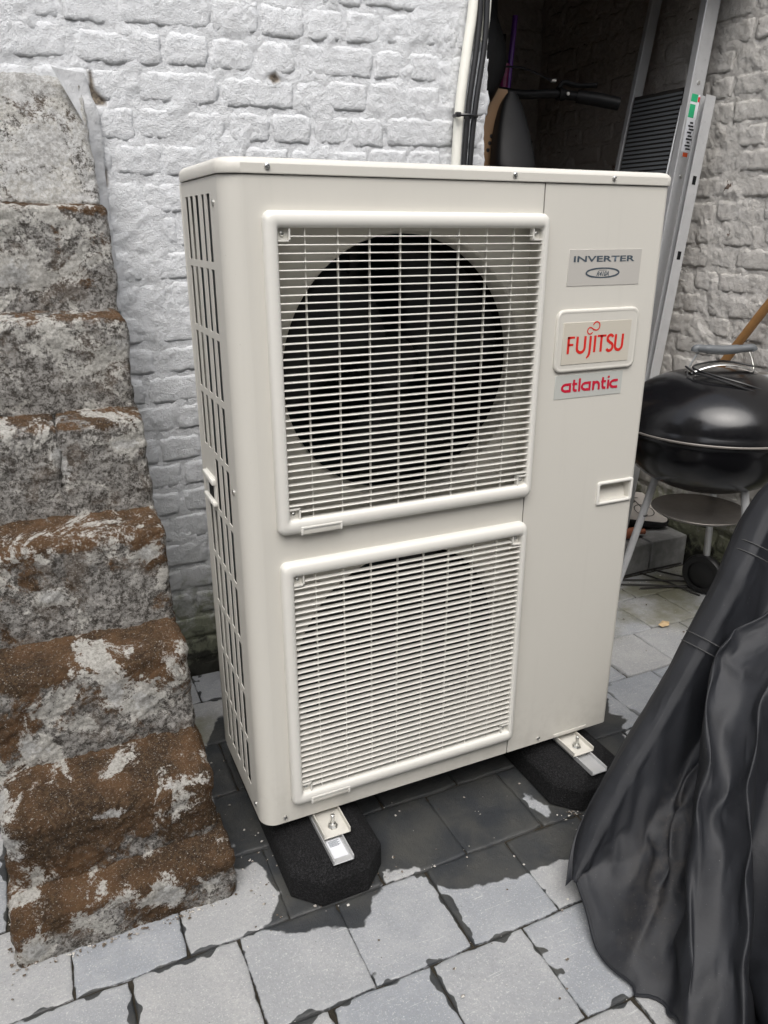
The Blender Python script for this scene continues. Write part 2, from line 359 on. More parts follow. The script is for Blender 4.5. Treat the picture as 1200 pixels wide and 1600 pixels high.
# ------------------------------------------------------------------ brick wall builder
def grid_faces(nu, nv, base=0):
    i = np.arange(nu - 1)[:, None]; j = np.arange(nv - 1)[None, :]
    a = (i * nv + j).ravel() + base
    return np.stack([a, a + nv, a + nv + 1, a + 1], 1)
def poly_sd(px, py, poly):
    """signed distance, positive inside"""
    d2 = np.full(len(px), 1e9); ins = np.zeros(len(px), bool); n = len(poly)
    for i in range(n):
        x0, y0 = poly[i]; x1, y1 = poly[(i + 1) % n]; ex, ey = x1 - x0, y1 - y0
        t = np.clip(((px - x0) * ex + (py - y0) * ey) / (ex * ex + ey * ey + 1e-12), 0, 1)
        d2 = np.minimum(d2, (px - x0 - t * ex) ** 2 + (py - y0 - t * ey) ** 2)
        cr = ((y0 > py) != (y1 > py)) & (px < (x1 - x0) * (py - y0) / (y1 - y0 + 1e-12) + x0); ins ^= cr
    return np.where(ins, 1, -1) * np.sqrt(d2)
def build_wall(root, to_world, u0, u1, z0, z1, bed0, pitch, tilt, mat, step, rough, seed, chips=(), toothed=None, p_head=0.55, keep=None, msheet=None):
    rg = np.random.default_rng(seed)
    def chipval(u, z):
        v = np.full(len(u), -0.1)
        for pl in chips: v = np.maximum(v, poly_sd(u, z, pl))
        return v
    k0 = int(math.floor((z0 - bed0) / pitch)); nb = 0
    for k in range(k0, int(math.ceil((z1 - bed0) / pitch))):
        zb = bed0 + k * pitch; u = u0 - rg.uniform(0, 0.12)
        while u < u1:
            L = rg.uniform(0.098, 0.122) if rg.random() < p_head else rg.uniform(0.195, 0.225)
            a, b = u + rg.uniform(0.003, 0.007), u + L - rg.uniform(0.003, 0.007); u += L
            a = max(a, u0)
            if toothed is not None and u > u1 - 0.05: b = u1 + rg.uniform(*toothed); u = u1 + 1
            elif b > u1: b = u1
            if b - a < 0.03: continue
            jz = rg.normal(0, 0.0022); lo = zb + 0.0055 + rg.uniform(0, 0.003) + jz; hi = zb + pitch - 0.0055 - rg.uniform(0, 0.003) + jz
            if hi > z1 or lo < z0 - 0.03: continue
            if keep is not None and not keep((a + b) / 2, (lo + hi) / 2): continue
            nu = max(5, int((b - a) / step) + 1); nv = max(5, int((hi - lo) / step) + 1)
            U, V = np.meshgrid(np.linspace(a, b, nu), np.linspace(lo, hi, nv), indexing='ij'); U = U.ravel(); V = V.ravel()
            V = V + tilt * U
            du = np.minimum(U - a, b - U); dv = np.minimum(V - tilt * U - lo, hi - V + tilt * U); dm = np.minimum(du, dv)
            P3 = np.stack([U, V, np.full(len(U), seed * 3.1 + nb * 0.37)], 1)
            rim = 0.0085 * rg.uniform(0.7, 1.3); e = np.clip(1 - dm / rim, 0, 1)
            cor = np.clip(1 - np.hypot(du, dv) / 0.028, 0, 1)
            H = rg.uniform(0.0005, 0.0045) * rough + rg.normal(0, 0.03) * (U - (a + b) / 2) + rg.normal(0, 0.03) * (V - tilt * U - (lo + hi) / 2) * rough
            H = H * 0.75 + (fbm(P3, 16, 2) * 0.0022 + fbm(P3, 70, 3) * 0.0021 + np.clip(1 - np.abs(fbm(P3, 19, 3, off=3)) * 5, 0, 1) ** 2 * 0.0022) * rough - e ** 2 * 0.0030 - cor ** 1.5 * 0.003
            wob = fbm(P3, 30, 3, off=9) * 0.0065 * rough * (e > 0)
            Uw = U + wob * np.sign((a + b) / 2 - U) * (du < rim); Vw = V + wob * np.sign((lo + hi) / 2 - V + tilt * U) * (dv < rim)
            ch = chipval(U, V); H = H - np.clip((ch + 0.004) / 0.008, 0, 1) * 0.009
            verts = [to_world(Uw, H, Vw)]; F = grid_faces(nu, nv)
            idx = np.arange(nu * nv).reshape(nu, nv)
            ring = np.concatenate([idx[:-1, 0], idx[-1, :-1], idx[:0:-1, -1], idx[0, :0:-1]])
            deep = 0.03 if toothed is None or b < u1 - 0.02 else 0.14
            verts.append(to_world(Uw[ring], np.full(len(ring), -deep), Vw[ring])); m = len(ring); o = nu * nv
            i2 = np.arange(m); F2 = np.stack([ring, o + i2, o + (i2 + 1) % m, ring[(i2 + 1) % m]], 1)
            mesh('brick', np.concatenate(verts), np.concatenate([F, F2]), mat, root, True, {'chip': np.concatenate([ch, ch[ring]])}); nb += 1
    mu0, mu1, mz0, mz1 = msheet or (u0, u1, z0, z1)
    nu = int((mu1 - mu0) / step) + 1; nv = int((mz1 - mz0) / step) + 1
    U, V = np.meshgrid(np.linspace(mu0, mu1, nu), np.linspace(mz0, mz1, nv), indexing='ij'); U = U.ravel(); V = V.ravel()
    P3 = np.stack([U, V, np.full(len(U), seed * 1.7)], 1)
    sm = np.clip(fbm(P3, 9, 3) - 0.05, 0, 1)
    H = -0.0024 + (fbm(P3, 30, 3) * 0.0030 + fbm(P3, 90, 3) * 0.0022 + np.clip(1 - np.abs(fbm(P3, 19, 3, off=3)) * 5, 0, 1) ** 2 * 0.0022) * rough + np.minimum(sm * 0.018, 0.006) * rough
    ch = chipval(U, V); H = H - np.clip((ch + 0.004) / 0.008, 0, 1) * 0.010
    mesh('mortar', to_world(U, H, V), grid_faces(nu, nv), mat, root, True, {'chip': ch})
    return nb

# ------------------------------------------------------------------ ground and pavers
PITCHY, PITCHX = 0.2065, 0.2035
wet_poly = [(0.04, 0.60), (-0.03, 0.47), (-0.045, 0.36), (-0.055, 0.27), (-0.055, 0.18), (-0.065, 0.085), (-0.062, 0.045), (-0.035, 0.035), (-0.022, 0.045), (-0.005, 0.03), (0.0, -0.005),
            (0.008, -0.04), (0.012, -0.075), (-0.012, -0.09), (-0.028, -0.118), (-0.045, -0.133), (-0.03, -0.142), (0.005, -0.168), (0.058, -0.176), (0.118, -0.205), (0.137, -0.206), (0.178, -0.168),
            (0.190, -0.145), (0.222, -0.122), (0.222, -0.10), (0.255, -0.105), (0.300, -0.110), (0.313, -0.150), (0.322, -0.186), (0.345, -0.210), (0.392, -0.217), (0.442, -0.223), (0.480, -0.232),
            (0.505, -0.228), (0.560, -0.228), (0.590, -0.232), (0.66, -0.25), (0.85, -0.20), (0.98, -0.10), (1.02, 0.06), (1.09, 0.115), (1.05, 0.15), (1.10, 0.21), (1.03, 0.26), (1.0, 0.45), (0.8, 0.62), (0.3, 0.66)]
dry_isl = [[(0.626, -0.028), (0.655, -0.026), (0.660, -0.062), (0.680, -0.075), (0.672, -0.105), (0.650, -0.112), (0.640, -0.085), (0.628, -0.06)],
           [(-0.052, 0.125), (-0.040, 0.12), (-0.036, 0.09), (-0.046, 0.085)]]
ground = mesh('ground', [(-14, -14, -0.045), (14, -14, -0.045), (14, 14, -0.045), (-14, 14, -0.045)], [(0, 1, 2, 3)], M['soil'])
tag(ground, 'grey stone yard paved in half bond with soil joints', None, kind='structure')
# soil in the joints: a sheet just below the paver tops
gx = np.linspace(-1.2, 2.04, 260); gy = np.linspace(-1.5, 0.9, 190)
U, V = np.meshgrid(gx, gy, indexing='ij'); U = U.ravel(); V = V.ravel()
Hs = -0.0058 + fbm(np.stack([U, V, U * 0], 1), 45, 3) * 0.0024
mesh('joint_soil', np.stack([U, V, Hs], 1), grid_faces(260, 190), M['soil'], ground, True)
def paver(x0, x1, y0, y1):
    g = random.uniform(0.0008, 0.0018); x0 += g; x1 -= g; y0 += g; y1 -= g
    n = 14; fx = np.concatenate([[0, 0.02], np.linspace(0.05, 0.95, n - 4), [0.98, 1]])
    xs = x0 + (x1 - x0) * fx; ys = y0 + (y1 - y0) * fx
    U, V = np.meshgrid(xs, ys, indexing='ij'); U = U.ravel(); V = V.ravel()
    de = np.minimum(np.minimum(U - x0, x1 - U), np.minimum(V - y0, y1 - V))
    seed = random.uniform(0, 50); P3 = np.stack([U, V, np.full(len(U), seed)], 1)
    cx, cy = (x0 + x1) / 2, (y0 + y1) / 2
    Z = random.gauss(0, 0.0008) + random.gauss(0, 0.004) * (U - cx) + random.gauss(0, 0.004) * (V - cy) + fbm(P3, 14, 3) * 0.0011
    Z = Z - np.clip(1 - de / 0.004, 0, 1) ** 1.5 * 0.0022
    edge = (de < 1e-6); wob = fbm(P3, 26, 3, off=5) * 0.0026
    cc = (np.minimum(U - x0, x1 - U) < 0.012) & (np.minimum(V - y0, y1 - V) < 0.012)
    U2 = U + np.where(de < 0.012, wob * np.sign(cx - U) * (np.minimum(U - x0, x1 - U) < 0.012), 0) + np.where(cc & edge, 0.0022 * np.sign(cx - U), 0)
    V2 = V + np.where(de < 0.012, wob * np.sign(cy - V) * (np.minimum(V - y0, y1 - V) < 0.012), 0) + np.where(cc & edge, 0.0022 * np.sign(cy - V), 0)
    wet = poly_sd(U, V, wet_poly)
    for il in dry_isl: wet = np.minimum(wet, -poly_sd(U, V, il))
    seep = np.clip((1.25 - U) / 0.2, 0.15, 1) * np.clip((V + 1.2) / 0.3, 0, 1)
    algae = np.maximum(np.clip((U - 1.15) / 0.3, 0, 1) * np.clip((V - 0.35) / 0.2, 0, 1), np.clip((0.08 - U) / 0.1, 0, 1) * np.clip((V - 0.33) / 0.1, 0, 1) * np.clip((0.72 - V) / 0.1, 0, 1)) * 0.8
    top = np.stack([U2, V2, Z], 1); F = grid_faces(n, n); idx = np.arange(n * n).reshape(n, n)
    ring = np.concatenate([idx[:-1, 0], idx[-1, :-1], idx[:0:-1, -1], idx[0, :0:-1]])
    low = top[ring].copy(); low[:, 2] = -0.035; i2 = np.arange(len(ring)); o = n * n; m = len(ring)
    F2 = np.stack([ring, o + i2, o + (i2 + 1) % m, ring[(i2 + 1) % m]], 1)
    A = dict(wet=wet, edge=np.maximum(de, 0), seep=seep, algae=algae)
    mesh('paver', np.concatenate([top, low]), np.concatenate([F, F2]), M['paver'], ground, True, {k: np.concatenate([v, v[ring]]) for k, v in A.items()})
for k in range(-5, 5):
    ya = -0.131 + k * PITCHY; yb = ya + PITCHY
    off = 0.014 if k % 2 == 0 else 0.108
    j = -6
    while True:
        xa = off + j * PITCHX + random.gauss(0, 0.002); xb = off + (j + 1) * PITCHX; j += 1
        if xa > 2.03: break
        if xb < -1.1: continue
        x1_ = min(xb, 2.03); yb_ = min(yb, 0.845)
        if x1_ - xa < 0.04: continue
        if k >= 0 and xa > -0.60 and xb < -0.08 and ya > 0.0:      # cut away where the buttress stands
            if xa < -0.50 + 0.03: x1_ = -0.502
            if xa > -0.50: continue
        elif k >= 1 and -0.60 < xa < -0.49 and xb > -0.49: x1_ = -0.502
        if x1_ - xa < 0.03: continue
        paver(xa, x1_, ya, yb_)

# ------------------------------------------------------------------ back wall
WALL_Y = 0.85
chips = [[(-0.085, 1.640), (-0.078, 1.635), (-0.075, 1.600), (-0.060, 1.585), (-0.052, 1.580), (-0.053, 1.568), (-0.075, 1.567), (-0.088, 1.575), (-0.090, 1.600), (-0.083, 1.612)],
         [(-0.092, 1.555), (-0.085, 1.550), (-0.083, 1.520), (-0.090, 1.508), (-0.096, 1.530)],
         [(0.345, 1.655), (0.365, 1.665), (0.378, 1.648), (0.36, 1.640)], [(-0.08, 1.44), (-0.068, 1.43), (-0.07, 1.39), (-0.08, 1.40)]]
back_wall = thing('back_wall', 'white painted brick wall behind the outdoor unit', 'wall', (0.2, WALL_Y, 0))
back_wall.location = (0, 0, 0)
build_wall(back_wall, lambda u, h, v: np.stack([u, WALL_Y - h, v], 1), -0.62, 0.985, 0.0, 2.08, 1.497 - 0.02 * 0.78 - 0.08 * 18, 0.0805, 0.02, M['wall_white'], 0.0065, 0.8, 11, chips, (-0.012, 0.016),
           0.62, lambda u, z: not (0.16 < u < 0.98 and z < 1.30))
box('wall_core', -2.6, 0.965, WALL_Y + 0.025, WALL_Y + 0.29, -0.02, 2.2, M['wall_white'], back_wall)

hw = thing('rear_shade_wall', 'unseen house wall added behind the viewer to block low sky light', 'wall')  # added out of view so that light falls mostly from above
box('wall_core', -3.2, 3.6, -3.9, -3.6, -0.03, 3.4, M['wall_white'], hw); box('plinth', -3.2, 3.6, -3.595, -3.56, -0.03, 0.35, M['concrete'], hw, 0.005)
yw_ = thing('left_shade_wall', 'unseen yard wall added on the far left to block low sky light', 'wall')  # second added wall, cuts the low sky light from the left
box('wall_core', -2.5, -2.25, -3.6, WALL_Y + 0.02, -0.03, 2.1, M['wall_white'], yw_); box('coping', -2.54, -2.21, -3.6, WALL_Y + 0.02, 2.101, 2.16, M['concrete'], yw_, 0.006)

# ------------------------------------------------------------------ side wall along the passage
SIDE_X = 2.05
side_wall = thing('side_wall', 'rough flaking whitewashed brick wall behind the kettle barbecue', 'wall')
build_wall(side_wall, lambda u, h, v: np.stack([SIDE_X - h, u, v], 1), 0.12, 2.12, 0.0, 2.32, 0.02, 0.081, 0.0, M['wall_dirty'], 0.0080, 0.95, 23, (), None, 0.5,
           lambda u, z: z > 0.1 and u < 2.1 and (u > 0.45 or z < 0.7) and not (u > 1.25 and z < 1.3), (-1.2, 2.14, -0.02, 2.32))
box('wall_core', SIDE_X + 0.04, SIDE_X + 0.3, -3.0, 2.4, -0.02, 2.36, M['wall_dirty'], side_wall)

END_Y = 2.12
end_wall = thing('passage_end_wall', 'dark brick wall at the far end of the covered passage', 'wall')
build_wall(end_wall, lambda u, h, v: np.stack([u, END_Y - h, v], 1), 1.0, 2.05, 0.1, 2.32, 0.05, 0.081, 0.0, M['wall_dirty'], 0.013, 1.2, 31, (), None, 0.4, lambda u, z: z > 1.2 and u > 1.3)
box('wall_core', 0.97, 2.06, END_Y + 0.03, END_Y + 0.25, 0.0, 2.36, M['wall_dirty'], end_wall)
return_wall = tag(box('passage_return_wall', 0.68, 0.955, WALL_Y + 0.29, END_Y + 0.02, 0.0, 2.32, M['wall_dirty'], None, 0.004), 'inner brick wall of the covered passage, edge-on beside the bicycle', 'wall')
roof = thing('passage_roof', 'dark plank roof over the passage where the bicycle stands', 'roof')
for k in range(9):
    box('plank', 0.60 + k * 0.17, 0.765 + k * 0.17, WALL_Y + 0.06, END_Y + 0.3, 2.36, 2.39, M['timber'], roof, 0.003)
box('roof_felt', 0.5, 2.35, WALL_Y + 0.03, END_Y + 0.35, 2.392, 2.41, M['black_plastic'], roof)
lint = tag(box('lintel', 0.70, 2.08, WALL_Y + 0.0, WALL_Y + 0.16, 2.12, 2.355, M['timber'], None, 0.006), 'timber lintel across the passage opening above the frame', 'lintel')

# raised step in front of the passage
kerb = thing('concrete_step', 'low step of grey concrete blocks behind the kettle barbecue', 'step')
x = 1.0
for k, L in enumerate((0.30, 0.33, 0.225, 0.19)):
    box('block', x + 0.003, x + L - 0.003, 0.862, 0.985, -0.03, 0.122 + 0.003 * (k % 2), M['concrete'], kerb, 0.006); x += L
pf = box('passage_floor', 0.96, 2.04, 0.987, END_Y, -0.02, 0.118, M['soil'], None); tag(pf, 'dark earth floor of the covered passage', None, kind='structure')

# ------------------------------------------------------------------ stepped stone buttress
butt = thing('stone_buttress', 'stepped buttress of mossy lichen-covered stones against the white wall', 'buttress', (0, 0, 0))
def rough_stone(x0, x1, y0, y1, z0, z1, rad, slope, seed, amp, whites=(), up=0.0, moss=0.0, joint=None, res=0.0068):
    def axis(a, b):
        return np.linspace(a, b, max(3, int((b - a) / res)))
    X, Y, Z = axis(x0, x1), axis(y0, y1), axis(z0, z1)
    V = []; F = []; base = 0
    for (A, B, mk, flip) in ((X, Z, lambda a, b: np.stack([a, np.full_like(a, y0), b], 1), False), (X, Y, lambda a, b: np.stack([a, b, np.full_like(a, z1)], 1), False),
                             (Y, Z, lambda a, b: np.stack([np.full_like(a, x1), a, b], 1), False), (Y, Z, lambda a, b: np.stack([np.full_like(a, x0), a, b], 1), True),
                             (X, Y, lambda a, b: np.stack([a, b, np.full_like(a, z0)], 1), True)):
        u, v = np.meshgrid(A, B, indexing='ij'); V.append(mk(u.ravel(), v.ravel())); f = grid_faces(len(A), len(B), base)
        F.append(f[:, ::-1] if flip else f); base += u.size
    P = np.concatenate(V); F = np.concatenate(F)
    lo = np.array([x0, y0, z0]) + rad; hi = np.array([x1, y1 + 1, z1]) - rad
    q = np.clip(P, lo, hi); dv = P - q; ln = np.linalg.norm(dv, axis=1); nrm = np.where(ln[:, None] > 1e-9, dv / np.maximum(ln, 1e-9)[:, None], 0)
    P = q + nrm * np.minimum(ln, rad)[:, None]
    top = np.clip((P[:, 2] - (z1 - 0.030)) / 0.025, 0, 1) * 0.9
    S = P + seed * 3.7
    N = nrm.copy(); N[np.linalg.norm(N, axis=1) < 0.1] = (0, -1, 0)
    disp = fbm(S, 6, 3) * 0.30 * amp + fbm(S, 20, 4, 0.6) * 0.42 * amp + fbm(S, 75, 3, 0.6) * 0.30 * amp
    # tooled hollows
    disp -= np.clip(fbm(S, 13, 2, off=4) - 0.30, 0, 1) * 0.8 * amp
    P2 = P + N * disp[:, None]
    P2[:, 2] += slope * np.clip(P[:, 1] - y0, 0, 0.14) * np.clip((P[:, 2] - z0) / (z1 - z0), 0, 1)
    if z0 > 1.3: P2[:, 1] += 0.42 * (P[:, 2] - z0)          # the top stone leans back into the wall
    wh = np.full(len(P), up)
    for (wx, wz, rx, rz) in whites:
        wh = np.maximum(wh, np.clip(1.15 - np.hypot((P[:, 0] - wx + 0.25 * (P[:, 2] - wz)) / rx, (P[:, 2] - wz) / rz), 0, 1))
    if joint is not None:
        P2[:, 1] += np.clip(1 - np.abs(P[:, 0] - joint - 0.01 * np.sin(P[:, 2] * 60)) / 0.009, 0, 1) * 0.012 * (P[:, 1] < y0 + 0.05)
    led = np.maximum(np.maximum(top, np.clip(N[:, 2], 0, 1)), 0.75 * np.clip((z0 + 0.022 - P[:, 2]) / 0.02, 0, 1))
    return mesh('stone', P2, F, M['stone'], butt, True, {'ledge': led, 'white': wh, 'moss': np.full(len(P), moss) * ((0.80 if moss > 0.4 else 0.45) + (0.35 if moss > 0.4 else 0.75) * np.clip((P[:, 2] - z0) / (z1 - z0), 0, 1))})
# x0, x1, y front, z0, z1, edge radius, top slope, amplitude, pale patches, paint
stones = [(-0.487, -0.067, -0.024, -0.04, 0.098, 0.016, 0.25, 0.010, [(-0.205, 0.055, 0.045, 0.05), (-0.45, 0.03, 0.05, 0.04), (-0.115, 0.05, 0.03, 0.03)], 0, 0.11),
          (-0.478, -0.082, 0.042, 0.085, 0.262, 0.034, 0.26, 0.012, [(-0.29, 0.232, 0.05, 0.016), (-0.47, 0.22, 0.05, 0.06), (-0.17, 0.25, 0.03, 0.012)], -0.1, 0.22),
          (-0.476, -0.090, 0.168, 0.255, 0.490, 0.026, 0.12, 0.012, [(-0.245, 0.42, 0.035, 0.07), (-0.19, 0.385, 0.06, 0.05), (-0.40, 0.33, 0.05, 0.05)], 0, 0.21),
          (-0.474, -0.096, 0.282, 0.475, 0.712, 0.020, 0.14, 0.011, [(-0.14, 0.66, 0.05, 0.02), (-0.33, 0.60, 0.05, 0.03)], 0.05, 0.21),
          (-0.472, -0.098, 0.392, 0.700, 0.918, 0.016, 0.10, 0.010, [(-0.275, 0.845, 0.030, 0.075), (-0.15, 0.87, 0.06, 0.02)], 0.06, 0.21),
          (-0.470, -0.102, 0.495, 0.908, 1.118, 0.013, 0.08, 0.009, [(-0.12, 1.06, 0.03, 0.03)], 0.10, 0.2),
          (-0.468, -0.102, 0.610, 1.108, 1.342, 0.011, 0.06, 0.009, [(-0.30, 1.20, 0.08, 0.06)], 0.10, 0.2),
          (-0.466, -0.102, 0.715, 1.338, 1.62, 0.020, 0.10, 0.009, [(-0.2, 1.47, 0.16, 0.11), (-0.12, 1.40, 0.06, 0.05), (-0.33, 1.46, 0.15, 0.11), (-0.25, 1.60, 0.3, 0.10)], 0.72, 0.16)]
MOSS = [0.42, 0.72, 0.36, 0.16, 0.00, -0.12, 0.06, -1.0]
for i, (a, b, y0, z0, z1, rad, sl_, amp, wh, up, dep) in enumerate(stones):
    if i == 4:
        rough_stone(a, -0.272, y0 + 0.006, y0 + dep, z0, z1, rad, sl_, 40, amp, wh, up, MOSS[i]); rough_stone(-0.275, b, y0, y0 + dep, z0, z1, rad, sl_, i, amp, wh, up, MOSS[i])
    else: rough_stone(a, b, y0, y0 + dep, z0, z1, rad, sl_, i, amp, wh, up, MOSS[i])
# mortar fillet joining the stones to the brickwork
zs = np.linspace(1.10, 1.63, 75); us = np.linspace(0, 1, 12)
A, B = np.meshgrid(us, zs, indexing='ij'); A = A.ravel(); B = B.ravel()
x_l = -0.112 - np.clip(B - 1.52, 0, 1) * 0.5; x_r = -0.068 - np.clip(B - 1.56, 0, 1) * 0.35 + fbm(np.stack([B, B * 0, B * 0], 1), 20, 2) * 0.008
Xf = x_l + (x_r - x_l) * A; yf = 0.79 + 0.052 * A ** 0.7 + fbm(np.stack([Xf, B, B * 0], 1), 26, 3) * 0.004 + np.where(A > 0.99, 0.02, 0)
mesh('mortar_fillet', np.stack([Xf, yf, B], 1), grid_faces(12, 75), M['plaster'], butt, True, {'chip': np.full(len(A), -0.1)})

# ------------------------------------------------------------------ heat pump outdoor unit
unit = thing('heat_pump_unit', 'beige two-fan heat pump outdoor unit with twin louvred grilles', 'heat pump', (0, 0, 0))
W, D, ZB, ZT = 0.90, 0.33, 0.12, 1.376
CR = 0.034
FANS = [(0.337, 1.049, 0.2435), (0.337, 0.4407, 0.2435)]
# front panel with two round openings, wrapping round the left corner
bm = bmesh.new()
def quadxz(bm, x0, x1, z0, z1, y): bm.faces.new([bm.verts.new(p) for p in ((x0, y, z0), (x1, y, z0), (x1, y, z1), (x0, y, z1))])
XS = 0.5985
GR = [(0.0825, 0.5915, 0.8005, 1.2975), (0.0845, 0.5895, 0.1935, 0.688)]     # openings behind the two grilles
REC = 0.024
zc_ = [ZB, GR[1][2], GR[1][3], GR[0][2], GR[0][3], ZT - 0.001]
for k in (0, 2, 4): quadxz(bm, CR, XS, zc_[k], zc_[k + 1], 0)
for (xa, xb, za, zb_), k in zip(GR, (3, 1)):
    quadxz(bm, CR, xa, za, zb_, 0); quadxz(bm, xb, XS, za, zb_, 0)
plates = []
for (cx, cz, r), (xa, xb, za, zb_) in zip(FANS, GR):
    b2 = bmesh.new(); n = 96
    rim_ = [b2.verts.new((x, y, z)) for y in (0.0, REC) for x, z in ((xa, za), (xb, za), (xb, zb_), (xa, zb_))]
    for k in range(4): b2.faces.new((rim_[k], rim_[4 + k], rim_[4 + (k + 1) % 4], rim_[(k + 1) % 4]))
    h2 = min(cx - xa, xb - cx, cz - za, zb_ - cz) - 0.0005
    for q in ((xa, cx - h2, za, zb_), (cx + h2, xb, za, zb_), (cx - h2, cx + h2, za, cz - h2), (cx - h2, cx + h2, cz + h2, zb_)): quadxz(b2, *q, REC)
    prev = []
    for k in range(n):
        a = 2 * math.pi * k / n; c_, s_ = math.cos(a), math.sin(a); m_ = max(abs(c_), abs(s_)); prev.append(b2.verts.new((cx + h2 * c_ / m_, REC, cz + h2 * s_ / m_)))
    for (rr, yy) in [(r + 0.004, REC), (r + 0.001, REC + 0.003), (r, REC + 0.010), (r - 0.004, REC + 0.03), (r - 0.002, REC + 0.05)]:
        ring = [b2.verts.new((cx + rr * math.cos(2 * math.pi * k / n), yy, cz + rr * math.sin(2 * math.pi * k / n))) for k in range(n)]
        for k in range(n): b2.faces.new((prev[k], ring[k], ring[(k + 1) % n], prev[(k + 1) % n]))
        prev = ring
    plates.append(b2)
prev = None
for k in range(9):
    a = math.pi / 2 * k / 8; p = (CR - CR * math.sin(a), CR - CR * math.cos(a))
    cur = [bm.verts.new((p[0], p[1], ZB)), bm.verts.new((p[0], p[1], ZT - 0.001))]
    if prev: bm.faces.new((prev[0], prev[1], cur[1], cur[0]))
    prev = cur
front = frombm('front_panel', bm, M['casing'], unit, True)
for b2 in plates: frombm('fan_shroud', b2, M['casing'], unit)
# left side sheet with slots
ycol = [(0.083, 0.109), (0.127, 0.148), (0.171, 0.197), (0.215, 0.240), (0.256, 0.280)]
zrow = [(1.350 - 0.1191 * k - 0.107, 1.350 - 0.1191 * k) for k in range(10)]
bm = bmesh.new(); ye = [CR] + [v for c in ycol for v in c] + [0.312]; ze = [ZB] + [v for rr in reversed(zrow) for v in rr] + [ZT - 0.001]
def slot(i, j): return i % 2 == 1 and j % 2 == 1
HANDLE_ROW = 11     # the handle recess takes the two rear slots of one row
th = 0.0006; gv = {}
def vv(x, i, j):
    if (x, i, j) not in gv: gv[(x, i, j)] = bm.verts.new((x, ye[i], ze[j]))
    return gv[(x, i, j)]
def is_hole(i, j): return slot(i, j) and not (j == HANDLE_ROW and i >= 7)
for i in range(len(ye) - 1):
    for j in range(len(ze) - 1):
        if not is_hole(i, j):
            bm.faces.new((vv(0, i, j), vv(0, i, j + 1), vv(0, i + 1, j + 1), vv(0, i + 1, j)))
        else:
            for (a, b) in (((i, j), (i + 1, j)), ((i + 1, j), (i + 1, j + 1)), ((i + 1, j + 1), (i, j + 1)), ((i, j + 1), (i, j))):
                bm.faces.new((vv(0, *a), vv(0, *b), vv(th * 3, *b), vv(th * 3, *a)))
side = frombm('side_panel', bm, M['casing'], unit)
box('rear_post', 0.0, 0.03, 0.3125, D, ZB, ZT, M['casing'], unit, 0.004)
hb = thing('side_handle', None, None); hb.parent = unit
fr = box('handle_recess', -0.0015, 0.0012, 0.205, 0.287, zrow[4][0] + 0.004, zrow[4][0] + 0.062, M['plastic'], hb, 0.001)
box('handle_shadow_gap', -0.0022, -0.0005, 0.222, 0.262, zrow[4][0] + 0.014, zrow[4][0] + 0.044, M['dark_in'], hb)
box('handle_lip', -0.009, 0.001, 0.203, 0.290, zrow[4][0] + 0.047, zrow[4][0] + 0.060, M['plastic'], hb, 0.003)
box('handle_lip', -0.009, 0.001, 0.203, 0.290, zrow[4][0] + 0.002, zrow[4][0] + 0.012, M['plastic'], hb, 0.003)
coil = box('heat_exchanger', 0.020, 0.045, 0.05, 0.312, ZB + 0.01, ZT - 0.01, M['fin'], unit)
for zc in np.arange(0.17, 1.34, 0.0245):
    pass
tube('copper_tail', [(0.0155, 0.138, ZB + 0.03), (0.0155, 0.135, 1.36)], 0.0042, M['steel'], unit, 8)
box('back_panel', 0.031, 0.868, 0.322, D, ZB, ZT, M['fin'], unit)
box('partition', 0.606, 0.612, 0.006, 0.318, ZB + 0.005, ZT - 0.005, M['dark_in'], unit)
box('base_pan', 0.020, 0.880, 0.012, 0.326, ZB - 0.004, ZB + 0.012, M['casing'], unit, 0.002)
# service panel: front sheet with handle pocket, rounded right corner, right side
HX0, HX1, HZ0, HZ1 = 0.800, 0.884, 0.728, 0.766
bm = bmesh.new(); SX0, SR = 0.6012, 0.012
xs_ = [SX0, HX0, HX1, W - SR]; zs_ = [ZB, HZ0, HZ1, ZT - 0.001]
for i in range(3):
    for j in range(3):
        if (i, j) != (1, 1): quadxz(bm, xs_[i], xs_[i + 1], zs_[j], zs_[j + 1], 0)
pv = [(HX0, HZ0), (HX1, HZ0), (HX1, HZ1), (HX0, HZ1)]
f0 = [bm.verts.new((x, 0, z)) for x, z in pv]; f1 = [bm.verts.new((x + (0.006 if x == HX0 else -0.002), 0.024 if z == HZ1 else 0.010, z)) for x, z in pv]
for k in range(4): bm.faces.new((f0[k], f0[(k + 1) % 4], f1[(k + 1) % 4], f1[k]))
bm.faces.new(f1)
prev = None
for k in range(7):
    a = math.pi / 2 * k / 6; p = (W - SR + SR * math.sin(a), SR - SR * math.cos(a)); cur = [bm.verts.new((*p, ZB)), bm.verts.new((*p, ZT - 0.001))]
    if prev: bm.faces.new((prev[0], cur[0], cur[1], prev[1]))
    prev = cur
cur = [bm.verts.new((W, D, ZB)), bm.verts.new((W, D, ZT - 0.001))]; bm.faces.new((prev[0], cur[0], cur[1], prev[1]))
bm.faces.new([bm.verts.new(p) for p in ((SX0, 0, ZB), (SX0, 0, ZT - 0.001), (SX0, 0.012, ZT - 0.001), (SX0, 0.012, ZB))])
bmesh.ops.remove_doubles(bm, verts=bm.verts[:], dist=1e-5)
serv = frombm('service_panel', bm, M['casing'], unit, True)
